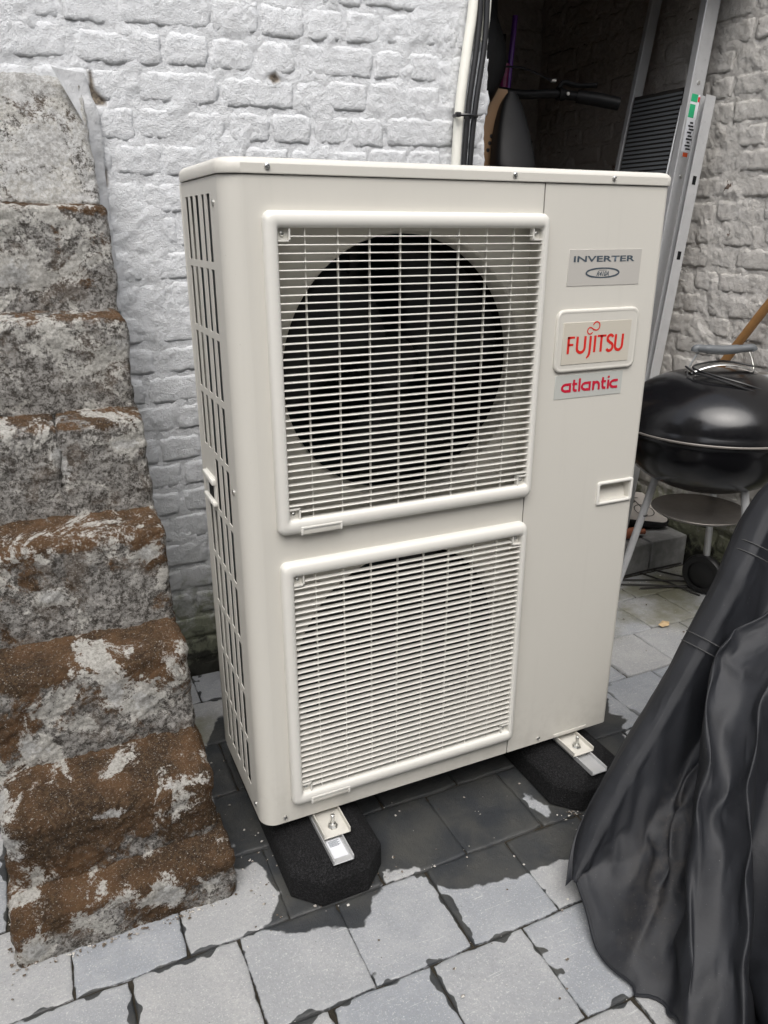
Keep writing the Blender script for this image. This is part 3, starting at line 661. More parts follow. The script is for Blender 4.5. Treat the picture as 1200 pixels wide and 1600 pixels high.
def ring_loft(name, loops, mat, parent, close_first=False, close_last=False):
    bm = bmesh.new(); prev = None; first = None
    for (pts, y) in loops:
        cur = [bm.verts.new((x, y, z)) for x, z in pts]
        if prev:
            for k in range(len(cur)): bm.faces.new((prev[k], prev[(k + 1) % len(cur)], cur[(k + 1) % len(cur)], cur[k]))
        else: first = cur
        prev = cur
    if close_last: bm.faces.new(prev)
    if close_first: bm.faces.new(first[::-1])
    return frombm(name, bm, mat, parent, True)
def frame_loops(o, i, prof, ro, ri, n=6):
    L = []
    for t, y in prof:
        L.append((rrect(o[0] + (i[0] - o[0]) * t, o[1] + (i[1] - o[1]) * t, o[2] + (i[2] - o[2]) * t, o[3] + (i[3] - o[3]) * t, ro + (ri - ro) * t, n), y))
    return L
ring_loft('handle_rim', frame_loops((HX0 - 0.008, HX1 + 0.008, HZ0 - 0.008, HZ1 + 0.008), (HX0 - 0.001, HX1 + 0.001, HZ0 - 0.001, HZ1 + 0.001), [(0, 0.001), (0, -0.003), (0.3, -0.0045), (0.7, -0.0045), (1, -0.003), (1, 0.003)], 0.006, 0.004), M['plastic'], serv)
box('foot_notch_plate', 0.735, 0.835, -0.0015, 0.004, ZB + 0.0005, ZB + 0.010, M['casing'], serv, 0.0008)
# lid with rounded shoulders
def plan(x0, x1, y0, y1, rl, rr):
    o = []
    for cx, cy, a, r in ((x1 - rr, y1 - rr, 0, rr), (x0 + rl, y1 - rl, 90, rl), (x0 + rl, y0 + rl, 180, rl), (x1 - rr, y0 + rr, 270, rr)):
        for k in range(9):
            t = math.radians(a + 90 * k / 8); o.append((cx + r * math.cos(t), cy + r * math.sin(t)))
    return o
bm = bmesh.new(); prev = None
for off, z in ((0.004, ZT + 0.0005), (-0.003, ZT + 0.0005), (-0.0035, ZT + 0.002), (-0.0035, 1.391), (-0.001, 1.3955), (0.003, 1.399), (0.010, 1.4005)):
    cur = [bm.verts.new((x, y, z)) for x, y in plan(off, W - off, off, D - off, CR, 0.014)]
    if prev:
        for k in range(len(cur)): bm.faces.new((prev[k], prev[(k + 1) % len(cur)], cur[(k + 1) % len(cur)], cur[k]))
    prev = cur
bm.faces.new(prev); lid = frombm('lid', bm, M['casing'], unit, True)
def screw(loc, axis, parent, r=0.0048):
    lathe('screw', [(0, -0.0035), (r * 0.35, -0.0035), (r * 0.4, -0.0022), (r * 0.55, -0.0038), (r * 0.9, -0.0028), (r, -0.001), (r, 0.002)] if axis == 'Y' else [(0, -0.0035), (r, -0.002), (r, 0.002)], M['steel'], parent, 14, loc, axis)
for sx in (0.073, 0.530, 0.754): screw((sx, -0.0035, 1.387), 'Y', lid)
for sx in (0.048,): screw((sx, 0, ZB + 0.014), 'Y', front)
for sx in (0.690,): screw((sx, 0, ZB + 0.014), 'Y', serv)
for yz in ((0.060, 1.335), (0.056, 0.845), (0.050, 0.148)): screw((0, yz[0], yz[1]), 'X', side, 0.0055)
# fans
for (cx, cz, r) in FANS:
    fan = bpy.data.objects.new('fan', None); fan.location = (cx, 0.105, cz); link(fan, unit)
    lathe('hub', [(0, -0.030), (0.03, -0.028), (0.050, -0.018), (0.056, 0.0), (0.056, 0.04), (0, 0.04)], M['fan_black'], fan, 32, (0, 0, 0), 'Y')
    for b in range(3):
        a0 = math.radians(25 + 120 * b); V = []; F = []; nr, na = 9, 12
        for i in range(nr):
            rr = 0.05 + (r - 0.062) * i / (nr - 1); wdt = math.radians(62 + 26 * math.sin(math.pi * i / (nr - 1) * 0.8)); sw = math.radians(22) * (i / (nr - 1)) ** 1.3
            for j in range(na):
                t = j / (na - 1) - 0.5; a = a0 + sw + wdt * t
                V.append((rr * math.cos(a), 0.055 * t * (1.15 - 0.4 * i / nr) + 0.012 * (4 * t * t - 1), rr * math.sin(a)))
        for i in range(nr - 1):
            for j in range(na - 1): F.append((i * na + j, (i + 1) * na + j, (i + 1) * na + j + 1, i * na + j + 1))
        bl = mesh('blade', V, F, M['fan_black'], fan, True); md = bl.modifiers.new('thick', 'SOLIDIFY'); md.thickness = 0.003
    for sx in (-0.055, 0.055):
        box('motor_bracket', cx + sx - 0.008, cx + sx + 0.008, 0.155, 0.165, cz - 0.29, cz + 0.29, M['fan_black'], unit)
    lathe('motor', [(0, 0.13), (0.06, 0.13), (0.06, 0.20), (0, 0.20)], M['fan_black'], unit, 24, (cx, 0, cz), 'Y')
# grilles
vx = [0.130 + 0.0577 * k for k in range(8)]
def grille(o, i, nb, notch):
    g = bpy.data.objects.new('grille', None); g.location = (0, 0, 0); link(g, unit)
    prof = [(0, 0.0006), (0, -0.006), (0.02, -0.0105), (0.10, -0.0150), (0.28, -0.0180), (0.55, -0.0188), (0.80, -0.0182), (0.94, -0.0155), (1.0, -0.0125), (1.0, 0.0006)]
    ring_loft('grille_frame', frame_loops(o, i, prof, 0.014, 0.004), M['plastic'], g)
    ph = (i[3] - i[2]) / (nb + 1)
    for k in range(nb):
        z = i[2] + ph * (k + 1); xa, xb = i[0] - 0.003, i[1] + 0.003
        if k in (0, nb - 1): xa, xb = i[0] + 0.022, i[1] - 0.022
        bm = bmesh.new(); bbox(bm, xa, xb, -0.0135, -0.0015, z - 0.00105, z + 0.00105, 0.0007, 1)
        frombm('slat', bm, M['plastic'], g, True)
    for x in vx:
        box('rib', x - 0.0009, x + 0.0009, -0.0070, -0.0010, i[2] - 0.002, i[3] + 0.002, M['plastic'], g)
    for (px, pz) in ((i[0], i[3]), (i[1], i[3]), (i[0], i[2]), (i[1], i[2])):
        sx = 1 if px == i[0] else -1; sz = -1 if pz == i[3] else 1
        a, b = sorted((px, px + sx * 0.021)); c, d2 = sorted((pz, pz + sz * 0.021))
        pk = bpy.data.objects.new('screw_pocket', None); link(pk, g)
        pk_b = box('pocket_floor', a, b, -0.0045, -0.0015, c, d2, M['plastic'], pk, 0.001)
        box('pocket_wall', px + sx * 0.0195 - 0.0013, px + sx * 0.0195 + 0.0013, -0.0135, -0.0045, c, d2, M['plastic'], pk)
        box('pocket_wall', a, b, -0.0135, -0.0045, pz + sz * 0.0195 - 0.0013, pz + sz * 0.0195 + 0.0013, M['plastic'], pk)
        screw((px + sx * 0.009, -0.0045, pz + sz * 0.009), 'Y', pk, 0.0042)
    # finger notch in the lower edge of the frame
    nx0, nx1 = notch
    box('finger_notch', nx0, nx1, -0.0176, -0.0120, o[2] - 0.0008, o[2] + 0.011, M['casing'], g, 0.001)
    box('notch_side', nx0 - 0.004, nx0 + 0.001, -0.0198, -0.010, o[2] - 0.001, o[2] + 0.014, M['plastic'], g, 0.0015)
    box('notch_side', nx1 - 0.001, nx1 + 0.004, -0.0198, -0.010, o[2] - 0.001, o[2] + 0.014, M['plastic'], g, 0.0015)
    box('notch_lip', nx0 - 0.004, nx1 + 0.004, -0.0200, -0.010, o[2] + 0.0105, o[2] + 0.0150, M['plastic'], g, 0.0015)
    return g
grille((0.0605, 0.6055, 0.772, 1.3235), (0.0825, 0.5915, 0.8005, 1.2975), 37, (0.105, 0.178))
grille((0.0625, 0.6035, 0.166, 0.7155), (0.0845, 0.5895, 0.1935, 0.688), 37, (0.105, 0.185))

# ---- lettering
def ribbon(bm, pts, wdt, y=0.0, th=0.0005, closed=False):
    P = [Vector((p[0], p[1])) for p in pts]; n = len(P); L = []; Rr = []
    for i in range(n):
        a = P[(i - 1) % n] if (closed or i > 0) else P[i]; b = P[(i + 1) % n] if (closed or i < n - 1) else P[i]
        t = (b - a).normalized(); nn = Vector((-t.y, t.x)); ww = wdt[i] if isinstance(wdt, list) else wdt
        if 0 < i < n - 1 or closed:
            d1 = (P[i] - a).normalized(); cs = max(0.5, abs(d1.dot(t))); ww = ww / cs
        L.append(P[i] + nn * ww / 2); Rr.append(P[i] - nn * ww / 2)
    vt = [[bm.verts.new((q.x, y - th, q.y)) for q in S] for S in (L, Rr)]
    for i in range(n if closed else n - 1):
        j = (i + 1) % n; bm.faces.new((vt[0][i], vt[1][i], vt[1][j], vt[0][j]))
def arc(cx, cy, rx, ry, a0, a1, n=14): return [(cx + rx * math.cos(math.radians(a0 + (a1 - a0) * k / n)), cy + ry * math.sin(math.radians(a0 + (a1 - a0) * k / n))) for k in range(n + 1)]
def place(strokes, x0, z0, sx, sz, y, mat, name, parent, shear=0.0):
    bm = bmesh.new()
    for pts, wdt, *cl in strokes:
        ribbon(bm, [(x0 + (px + shear * pz) * sx, z0 + pz * sz) for px, pz in pts], wdt, y, 0.0004, bool(cl))
    return frombm(name, bm, mat, parent)
# INVERTER / R410A sticker
s1 = box('inverter_sticker', 0.6655, 0.8445, -0.0009, 0.0005, 1.1915, 1.2595, M['label_grey'], serv, 0.0004, 1)
def ftext(s, size, x0, x1, zc, y, mat, name, parent, bold=0.0, shear=0.0):
    cu = bpy.data.curves.new(name, 'FONT'); cu.body = s; cu.size = size; cu.offset = bold; cu.shear = shear; cu.align_x = 'CENTER'; cu.align_y = 'CENTER'; cu.resolution_u = 3
    o = bpy.data.objects.new(name, cu); COL.objects.link(o); bpy.context.view_layer.update()
    me = bpy.data.meshes.new_from_object(o.evaluated_get(bpy.context.evaluated_depsgraph_get())); bpy.data.objects.remove(o)
    co = np.array([v.co[:] for v in me.vertices]); mn, mx = co.min(0), co.max(0)
    for v in me.vertices:
        v.co = Vector((x0 + (v.co.x - mn[0]) / (mx[0] - mn[0]) * (x1 - x0), y, zc + (v.co.y - (mn[1] + mx[1]) / 2)))
    me.materials.clear(); me.materials.append(mat); return link(bpy.data.objects.new(name, me), parent)
ftext('INVERTER', 0.0152, 0.6770, 0.8275, 1.2418, -0.0013, M['ink_grey'], 'lettering', s1, 0.00035)
bm = bmesh.new(); ribbon(bm, arc(0.7500, 1.2155, 0.0405, 0.0088, 0, 354, 40), [0.0022 + 0.0012 * abs(math.cos(math.radians(9 * k))) for k in range(41)], -0.0009, 0.0004, True); frombm('emblem_ring', bm, M['ink_grey'], s1)
ftext('R410A', 0.0122, 0.7350, 0.7655, 1.2138, -0.0013, M['ink_grey'], 'lettering', s1, 0.0003, 0.35)
ftext('REFRIGERANT', 0.0032, 0.7400, 0.7610, 1.2205, -0.0013, M['ink_grey'], 'lettering', s1)
# raised badge
bz0, bz1, bx0, bx1 = 1.0235, 1.1475, 0.6470, 0.8530
badge = ring_loft('badge', [(rrect(bx0 + t, bx1 - t, bz0 + t, bz1 - t, max(0.003, 0.017 - t)), y) for t, y in ((0, 0.001), (0, -0.0025), (0.001, -0.0045), (0.003, -0.0056), (0.006, -0.0056), (0.008, -0.0048))], M['casing'], serv, False, True)
bs = box('badge_sticker', 0.6625, 0.8335, -0.0058, -0.0045, 1.0395, 1.1225, M['label_beige'], badge, 0.0004, 1)
ws, wt_ = 0.0058, 0.0044
def sarc(): return arc(0.32, 0.76, 0.24, 0.215, 20, 200, 10) + [(0.30, 0.53)] + arc(0.30, 0.27, 0.27, 0.245, 62, -150, 12)
x = 0.6745; zb = 1.0612; hz = 0.0335; L = []
def add(st, x, wsc): return [([(x + px * wsc, zb + pz * hz) for px, pz in pts], wd) for pts, wd in st]
L += add([([(0.10, 0), (0.10, 1)], ws), ([(0.0, 0.955), (0.66, 0.955)], wt_), ([(0.10, 0.53), (0.56, 0.53)], wt_)], x, 0.0265); x += 0.0215
L += add([([(0.10, 1), (0.10, 0.36)] + arc(0.44, 0.33, 0.34, 0.29, 180, 360, 12) + [(0.78, 0.36), (0.78, 1)], ws)], x, 0.0285); x += 0.0275
L += add([([(0.30, 0.99), (0.30, 0.10), (0.27, -0.08), (0.18, -0.22), (0.02, -0.33)], [ws, ws, ws, ws * .85, ws * .4])], x, 0.0265); x += 0.0170
L += add([([(0.10, 0), (0.10, 1)], ws)], x, 0.0265); x += 0.0080
L += add([([(0.40, 0), (0.40, 1)], ws), ([(0.0, 0.955), (0.84, 0.955)], wt_)], x, 0.0270); x += 0.0240
L += add([(sarc(), ws)], x, 0.0300); x += 0.0205
L += add([([(0.10, 1), (0.10, 0.36)] + arc(0.42, 0.33, 0.32, 0.29, 180, 360, 12) + [(0.74, 0.36), (0.74, 1)], ws)], x, 0.0285)
bm = bmesh.new()
for pts, wd in L: ribbon(bm, pts, wd, -0.0058, 0.0004)
lem = arc(-0.0080, -0.0052, 0.0068, 0.0074, 335, 55, 22) + [(-0.0012, -0.0012), (0.0010, -0.0030)] + arc(0.0072, 0.0052, 0.0084, 0.0096, 240, 528, 26)
ribbon(bm, [(0.7365 + px * 0.98, 1.1090 + pz * 0.86) for px, pz in lem], 0.0026, -0.0058, 0.00045)
frombm('lettering', bm, M['ink_red'], bs)
# atlantic sticker
as_ = box('maker_sticker', 0.6560, 0.8290, -0.0009, 0.0005, 0.9690, 1.0175, M['label_pale'], serv, 0.0004, 1)
wa = 0.0054; xh = 0.0192; zb = 0.9818; L = []; x = 0.6735
def a_(x): return [(arc(x + 0.0105, zb + xh / 2, 0.0098, xh / 2 - wa / 2, 62, 300, 18), wa), ([(x + 0.0205, zb), (x + 0.0205, zb + xh)], wa), ([(x + 0.0135, zb + xh - wa / 2), (x + 0.0222, zb + xh - wa / 2)], wa), ([(x + 0.0135, zb + wa / 2), (x + 0.0222, zb + wa / 2)], wa)]
def t_(x): return [([(x + 0.004, zb + xh * 1.32), (x + 0.004, zb + 0.0065), (x + 0.0055, zb + 0.0036), (x + 0.0085, zb + wa / 2), (x + 0.0125, zb + wa / 2)], wa), ([(x, zb + xh - wa / 2), (x + 0.0125, zb + xh - wa / 2)], wa * .9)]
L += a_(x); x += 0.0258
L += t_(x); x += 0.0155
L += [([(x + 0.003, zb), (x + 0.003, zb + xh * 1.42)], wa)]; x += 0.0088
L += a_(x); x += 0.0268
L += [([(x + 0.003, zb), (x + 0.003, zb + xh)], wa), ([(x + 0.003, zb + xh - 0.0085)] + arc(x + 0.0105, zb + xh - 0.0105, 0.0075, 0.0077, 170, 0, 10) + [(x + 0.018, zb)], wa)]; x += 0.0232
L += t_(x); x += 0.0155
L += [([(x + 0.003, zb), (x + 0.003, zb + xh)], wa), ([(x + 0.003, zb + xh * 1.18), (x + 0.003, zb + xh * 1.42)], wa)]; x += 0.0082
L += [([(x + 0.0200, zb + xh - wa / 2)] + arc(x + 0.0110, zb + xh / 2, 0.0103, xh / 2 - wa / 2, 90, 270, 18) + [(x + 0.0200, zb + wa / 2)], wa)]
bm = bmesh.new()
for k, (pts, wd) in enumerate(L): ribbon(bm, pts, wd, -0.0009, 0.0004 + 0.00002 * k)
frombm('lettering', bm, M['ink_crimson'], as_)

# feet: pressed brackets that stick out in front
def channel(bm, x0, x1, y0, y1, z0, h, t):
    pts = [(x0, z0 + h), (x0, z0), (x1, z0), (x1, z0 + h), (x1 - t, z0 + h), (x1 - t, z0 + t), (x0 + t, z0 + t), (x0 + t, z0 + h)]
    a = [bm.verts.new((p[0], y0, p[1])) for p in pts]; b = [bm.verts.new((p[0], y1, p[1])) for p in pts]; n = 8
    for k in range(n): bm.faces.new((a[k], a[(k + 1) % n], b[(k + 1) % n], b[k]))
    for S in (a, b):
        for q in ((0, 1, 6, 7), (1, 2, 5, 6), (2, 3, 4, 5)): bm.faces.new([S[i] for i in q])
for fx in (0.141, 0.782):
    bm = bmesh.new(); channel(bm, fx - 0.030, fx + 0.030, -0.062, 0.345, 0.1005, 0.013, 0.0025)
    ft = frombm('foot', bm, M['casing'], unit); md = ft.modifiers.new('edge', 'BEVEL'); md.width = 0.001; md.segments = 2
    lathe('nut', [(0, 0.1035), (0.0115, 0.1035), (0.0115, 0.1055), (0.0075, 0.1056), (0.0075, 0.1125), (0.0045, 0.113), (0.0045, 0.113)], M['steel'], ft, 6, (fx, -0.034, 0))
    lathe('bolt', [(0.0042, 0.098), (0.0042, 0.1335), (0.003, 0.1345), (0, 0.1345)], M['steel'], ft, 12, (fx, -0.034, 0))

# ------------------------------------------------------------------ rubber mounting blocks
def rubber_block(cx, label, sticker):
    b = thing('rubber_mounting_block', label, 'mounting block', (cx, 0.17, 0), 'rubber blocks under the unit')
    hw, hl, ch = 0.103, 0.302, 0.052; loops = []
    def octa(hw, hl, ch): return [(hw, -hl + ch), (hw, hl - ch), (hw - ch, hl), (-hw + ch, hl), (-hw, hl - ch), (-hw, -hl + ch), (-hw + ch, -hl), (hw - ch, -hl)]
    bm = bmesh.new(); prev = None
    for (i_, z) in ((0, 0.0005), (0, 0.058), (0.005, 0.066), (0.028, 0.0855), (0.034, 0.0885)):
        cur = [bm.verts.new((x, y, z)) for x, y in octa(hw - i_, hl - i_ * 0.9, ch * (1 - i_ * 3))]
        if prev:
            for k in range(8): bm.faces.new((prev[k], prev[(k + 1) % 8], cur[(k + 1) % 8], cur[k]))
        else: bm.faces.new(cur[::-1])
        prev = cur
    bm.faces.new(prev)
    bl = frombm('block', bm, M['rubber'], b); md = bl.modifiers.new('edge', 'BEVEL'); md.width = 0.004; md.segments = 3
    bm = bmesh.new(); channel(bm, -0.0225, 0.0225, -0.292, 0.292, 0.0875, 0.0125, 0.0025); rl = frombm('rail', bm, M['alu'], b)
    md = rl.modifiers.new('edge', 'BEVEL'); md.width = 0.0006; md.segments = 1
    if sticker:
        st = box('barcode_label', -0.0155, 0.0155, -0.278, -0.226, 0.0902, 0.0907, M['white_paper'], rl)
        for k in range(6): box('print_line', -0.012, 0.008 + 0.004 * (k % 2), -0.246 + k * 0.0028, -0.2448 + k * 0.0028, 0.0908, 0.0910, M['ink_grey'], st)
    return b
rubber_block(0.131, 'black rubber block with barcode label in its rail, under the left foot', True)
rubber_block(0.782, 'black rubber block with a bare metal rail, under the service panel side', False)

# ------------------------------------------------------------------ conduit and cables on the back wall
yw = WALL_Y - 0.022
tag(tube('white_conduit', catmull([(0.872, yw, 0.75), (0.876, yw, 1.30), (0.882, yw, 1.48), (0.889, yw, 1.62), (0.905, yw, 1.75), (0.922, yw, 1.88), (0.930, yw, 2.1)], 8), 0.0138, M['pipe_white'], None, 14), 'cream insulated conduit running up the white wall beside black cables', 'conduit')
tag(tube('cable_trunking', catmull([(0.958, yw + 0.004, 1.78), (0.966, yw + 0.004, 1.86), (0.972, yw + 0.004, 2.1)], 6), 0.011, M['pipe_white'], None, 12), 'short cream pipe at the top right of the black cables', 'pipe')
for k, (dx, dy, lab) in enumerate(((0.0, -0.012, 'black cable lying against the cream conduit'), (0.0165, -0.018, 'outer black cable to the right of the conduit and its neighbour'))):
    tag(tube('black_cable', catmull([(0.896 + dx, yw + dy, 0.75), (0.898 + dx, yw + dy, 1.30), (0.902 + dx, yw + dy, 1.48), (0.911 + dx * 1.1, yw + dy, 1.62), (0.930 + dx * 1.2, yw + dy, 1.77), (0.936 + dx, yw + dy, 1.88), (0.930 + dx, yw + dy, 2.1)], 8), 0.0078, M['cable'], None, 12), lab, 'cable', 'cables up the back wall')
tie = thing('cable_tie', 'black zip tie binding the conduit and cables', 'cable tie', (0.895, yw, 1.592))
bm = bmesh.new(); lp = [(math.cos(a) * (0.034), math.sin(a) * 0.026 - 0.004, 0) for a in np.linspace(0, 2 * math.pi, 29)]; btube(bm, lp, 0.0042, 6, False); frombm('strap', bm, M['cable'], tie, True).location = (0.008, -0.004, 0)
box('tie_head', -0.034, -0.020, -0.034, -0.022, -0.006, 0.006, M['cable'], tie, 0.0015)
tag(tube('black_drain_hose', catmull([(0.13, 0.815, 0.0), (0.128, 0.80, 0.12), (0.135, 0.79, 0.24), (0.19, 0.74, 0.29), (0.26, 0.62, 0.27)], 8), 0.028, M['cable'], None, 12), 'black hose rising at the foot of the white wall behind the unit', 'hose')

# ------------------------------------------------------------------ step ladder
lad = thing('step_ladder', 'folded aluminium step ladder leaning in the passage mouth', 'ladder', (1.80, 1.1, 0.12))
lad.location = (0, 0, 0)
def stile(name, a, b, w1, w2, mat, hollow=True):
    a, b = Vector(a), Vector(b); ax = (b - a).normalized(); sx = Vector((0, 1, 0)); sx = (sx - ax * sx.dot(ax)).normalized(); sy = ax.cross(sx)
    Lh = (b - a).length; Mx = Matrix(((sx.x, sy.x, ax.x, a.x), (sx.y, sy.y, ax.y, a.y), (sx.z, sy.z, ax.z, a.z), (0, 0, 0, 1)))
    bm = bmesh.new()
    if hollow:   # U channel
        bbox(bm, -w1 / 2, w1 / 2, -w2 / 2, -w2 / 2 + 0.0025, 0, Lh, M=Mx); bbox(bm, -w1 / 2, -w1 / 2 + 0.003, -w2 / 2 + 0.0026, w2 / 2, 0, Lh, M=Mx); bbox(bm, w1 / 2 - 0.003, w1 / 2, -w2 / 2 + 0.0026, w2 / 2, 0, Lh, M=Mx)
    else: bbox(bm, -w1 / 2, w1 / 2, -w2 / 2, w2 / 2, 0, Lh, 0.003, 2, Mx)
    return frombm(name, bm, mat, lad), Mx
FAR_B, FAR_T = (1.705, 1.335, 0.12), (2.004, 1.335, 2.13)
NEAR_B, NEAR_T = (1.785, 1.03, 0.12), (1.975, 1.03, 2.12)
stile('far_stile', FAR_B, FAR_T, 0.022, 0.045, M['alu_dull'], False)
st, Mn = stile('near_stile', NEAR_B, NEAR_T, 0.030, 0.062, M['alu'], False)
rl_, Mr = stile('rear_leg', (1.758, 0.945, 0.12), (1.925, 0.945, 1.722), 0.026, 0.045, M['alu'], True)
rl2, _ = stile('rear_leg', (1.80, 0.985, 0.12), (1.945, 0.985, 1.66), 0.014, 0.030, M['alu_dull'], False)
# decal strip on the near stile
Lz = 1.58
for (a, b, mt, y0, y1) in ((1.440, 1.625, 'white_paper', -0.024, 0.020), (1.600, 1.6245, 'green', -0.010, 0.0195), (1.550, 1.592, 'green', -0.006, 0.0195), (1.425, 1.438, 'orange', -0.012, 0.010), (1.602, 1.618, 'ink_red', -0.022, -0.012)):
    off = 0.0004 if mt == 'white_paper' else 0.0009
    bm = bmesh.new(); bbox(bm, -0.0150 - off, -0.0148, y0, y1, a, b, 0, 1, Mn); frombm('decal', bm, M[mt], st)
for k in range(9):
    bm = bmesh.new(); bbox(bm, -0.0162, -0.0150, -0.018 + 0.004 * (k % 3), 0.004 + 0.006 * (k % 2), 1.448 + k * 0.0105, 1.453 + k * 0.0105, 0, 1, Mn); frombm('decal_print', bm, M['ink_black'], st)
for zz in (1.66, 1.36):
    bm = bmesh.new(); blathe(bm, [(0, -0.0185), (0.006, -0.0175), (0.007, -0.0145)], 12, (0, 0, zz), 'X'); [setattr(v, 'co', Mn @ v.co) for v in bm.verts]; frombm('rivet', bm, M['steel'], st, True)
for zz in (1.33, 1.08):
    bm = bmesh.new(); bbox(bm, -0.0136, -0.0128, -0.008, 0.008, zz, zz + 0.028, 0, 1, Mr); frombm('slot', bm, M['dark_in'], rl_)
# ribbed platform folded up between the stiles
pl0, pl1 = Vector((1.885, 1.19, 1.42)), Vector((1.935, 1.19, 1.765))
ax = (pl1 - pl0).normalized(); sx = Vector((0, 1, 0)); sy = ax.cross(sx); Mp = Matrix(((sx.x, sy.x, ax.x, pl0.x), (sx.y, sy.y, ax.y, pl0.y), (sx.z, sy.z, ax.z, pl0.z), (0, 0, 0, 1))); Lh = (pl1 - pl0).length
bm = bmesh.new(); bbox(bm, -0.135, 0.125, -0.008, 0.008, 0, Lh, 0.003, 2, Mp); plat = frombm('platform', bm, M['wire'], lad)
for k in range(22):
    bm = bmesh.new(); z0 = 0.008 + k * (Lh - 0.016) / 22; bbox(bm, -0.128, 0.118, -0.0105, 0.0105, z0, z0 + 0.0085, 0, 1, Mp); frombm('rib', bm, M['grey_grip'], plat)
bm = bmesh.new(); bbox(bm, -0.139, -0.1325, -0.014, 0.014, 0.02, Lh - 0.06, 0.002, 1, Mp); frombm('platform_edge', bm, M['alu'], plat)
for k in range(4):   # treads
    t = 0.16 + 0.17 * k; a = Vector(NEAR_B).lerp(Vector(NEAR_T), t); b = Vector(FAR_B).lerp(Vector(FAR_T), t)
    box('tread', min(a.x, b.x) - 0.035, max(a.x, b.x) + 0.02, a.y + 0.016, b.y - 0.012, a.z - 0.012, a.z + 0.012, M['alu_dull'], lad, 0.003)

# ------------------------------------------------------------------ kettle barbecue
KX, KY, KR = 1.682, 0.505, 0.285; RIM = 0.700
bbq = thing('kettle_barbecue', 'black enamel kettle barbecue with lid on and round ash pan', 'barbecue', (KX, KY, 0))
lathe('lid', [(KR + 0.004, RIM + 0.000), (KR + 0.0065, RIM + 0.003), (KR + 0.006, RIM + 0.013), (KR + 0.001, RIM + 0.020)] + [((KR) * math.cos(a) ** 0.92, RIM + 0.020 + 0.160 * math.sin(a)) for a in np.linspace(0.06, math.pi / 2 - 0.0001, 22)], M['enamel'], bbq, 72)
lathe('lid_rim', [(KR + 0.0045, RIM - 0.003), (KR + 0.009, RIM - 0.001), (KR + 0.0095, RIM + 0.003), (KR + 0.0068, RIM + 0.005)], M['pan'], bbq, 72)
lathe('bowl', [(KR + 0.001, RIM - 0.004), (KR + 0.003, RIM - 0.012), (KR - 0.001, RIM - 0.02)] + [(KR * math.cos(a) ** 0.9 - 0.001, RIM - 0.022 - 0.188 * math.sin(a)) for a in np.linspace(0.05, math.pi / 2 - 0.0001, 18)], M['enamel'], bbq, 72)
hd = bpy.data.objects.new('lid_handle', None); link(hd, bbq)
ha = Vector((0.93, -0.36, 0))   # handle direction
def hp(t, z, o=0): return (ha.x * t - ha.y * o * -1, ha.y * t, z)
btop = 0.945
tube('wire', catmull([hp(-0.104, 0.855), hp(-0.106, 0.875), hp(-0.098, 0.90), hp(-0.080, 0.934), hp(-0.070, btop - 0.006)], 6), 0.0028, M['steel'], hd, 8)
tube('wire', catmull([hp(0.112, 0.855), hp(0.110, 0.875), hp(0.104, 0.90), hp(0.088, 0.934), hp(0.078, btop - 0.006)], 6), 0.0028, M['steel'], hd, 8)
tube('grip', catmull([hp(-0.092, btop - 0.008), hp(-0.088, btop + 0.002), hp(-0.05, btop - 0.001), hp(0.0, btop - 0.004), hp(0.05, btop - 0.001), hp(0.092, btop + 0.002), hp(0.098, btop - 0.006)], 6),
     [0.012] * 6 + [0.0125] * 6 + [0.0145] * 12 + [0.0125] * 6 + [0.012] * 7, M['grey_grip'], hd, 14)
hs_ = bpy.data.objects.new('heat_shield', None); link(hs_, hd)
V = []; F = []
for i in range(15):
    t = -0.105 + 0.215 * i / 14; zz = 0.872 + 0.026 * (1 - ((t - 0.002) / 0.108) ** 2)
    for j in range(5):
        o = (j - 2) * 0.013; V.append((ha.x * t + 0.36 * o, ha.y * t + 0.93 * o, zz + 0.004 - 0.001 * (j - 2) ** 2))
for i in range(14):
    for j in range(4): F.append((i * 5 + j, (i + 1) * 5 + j, (i + 1) * 5 + j + 1, i * 5 + j + 1))
sh = mesh('shield', V, F, M['steel'], hs_, True); md = sh.modifiers.new('t', 'SOLIDIFY'); md.thickness = 0.0015
lathe('lid_vent', [(0, 0.006), (0.026, 0.005), (0.030, 0.002), (0.031, -0.004)], M['steel'], bbq, 24, (0.150, -0.055, 0.862))
lp = [(-0.108, 0.040, 0.885), (-0.128, -0.02, 0.876), (-0.115, -0.085, 0.868), (-0.065, -0.160, 0.846), (0.010, -0.198, 0.818), (0.050, -0.198, 0.815), (0.012, -0.182, 0.832), (-0.058, -0.143, 0.858), (-0.102, -0.075, 0.874), (-0.112, 0.0, 0.884), (-0.08, 0.02, 0.892), (0.02, 0.01, 0.898), (0.10, -0.04, 0.884)]
tag(tube('wire_hook', [(KX + p.x, KY + p.y, p.z + 0.006) for p in catmull(lp, 6)], 0.0032, M['cable'], None, 8), 'thin black wire loop resting on the barbecue lid', 'wire hook')
LEGS = [(160, 0.165, 0.50, 0.29), (268, 0.17, 0.50, 0.29), (30, 0.17, 0.50, 0.28)]
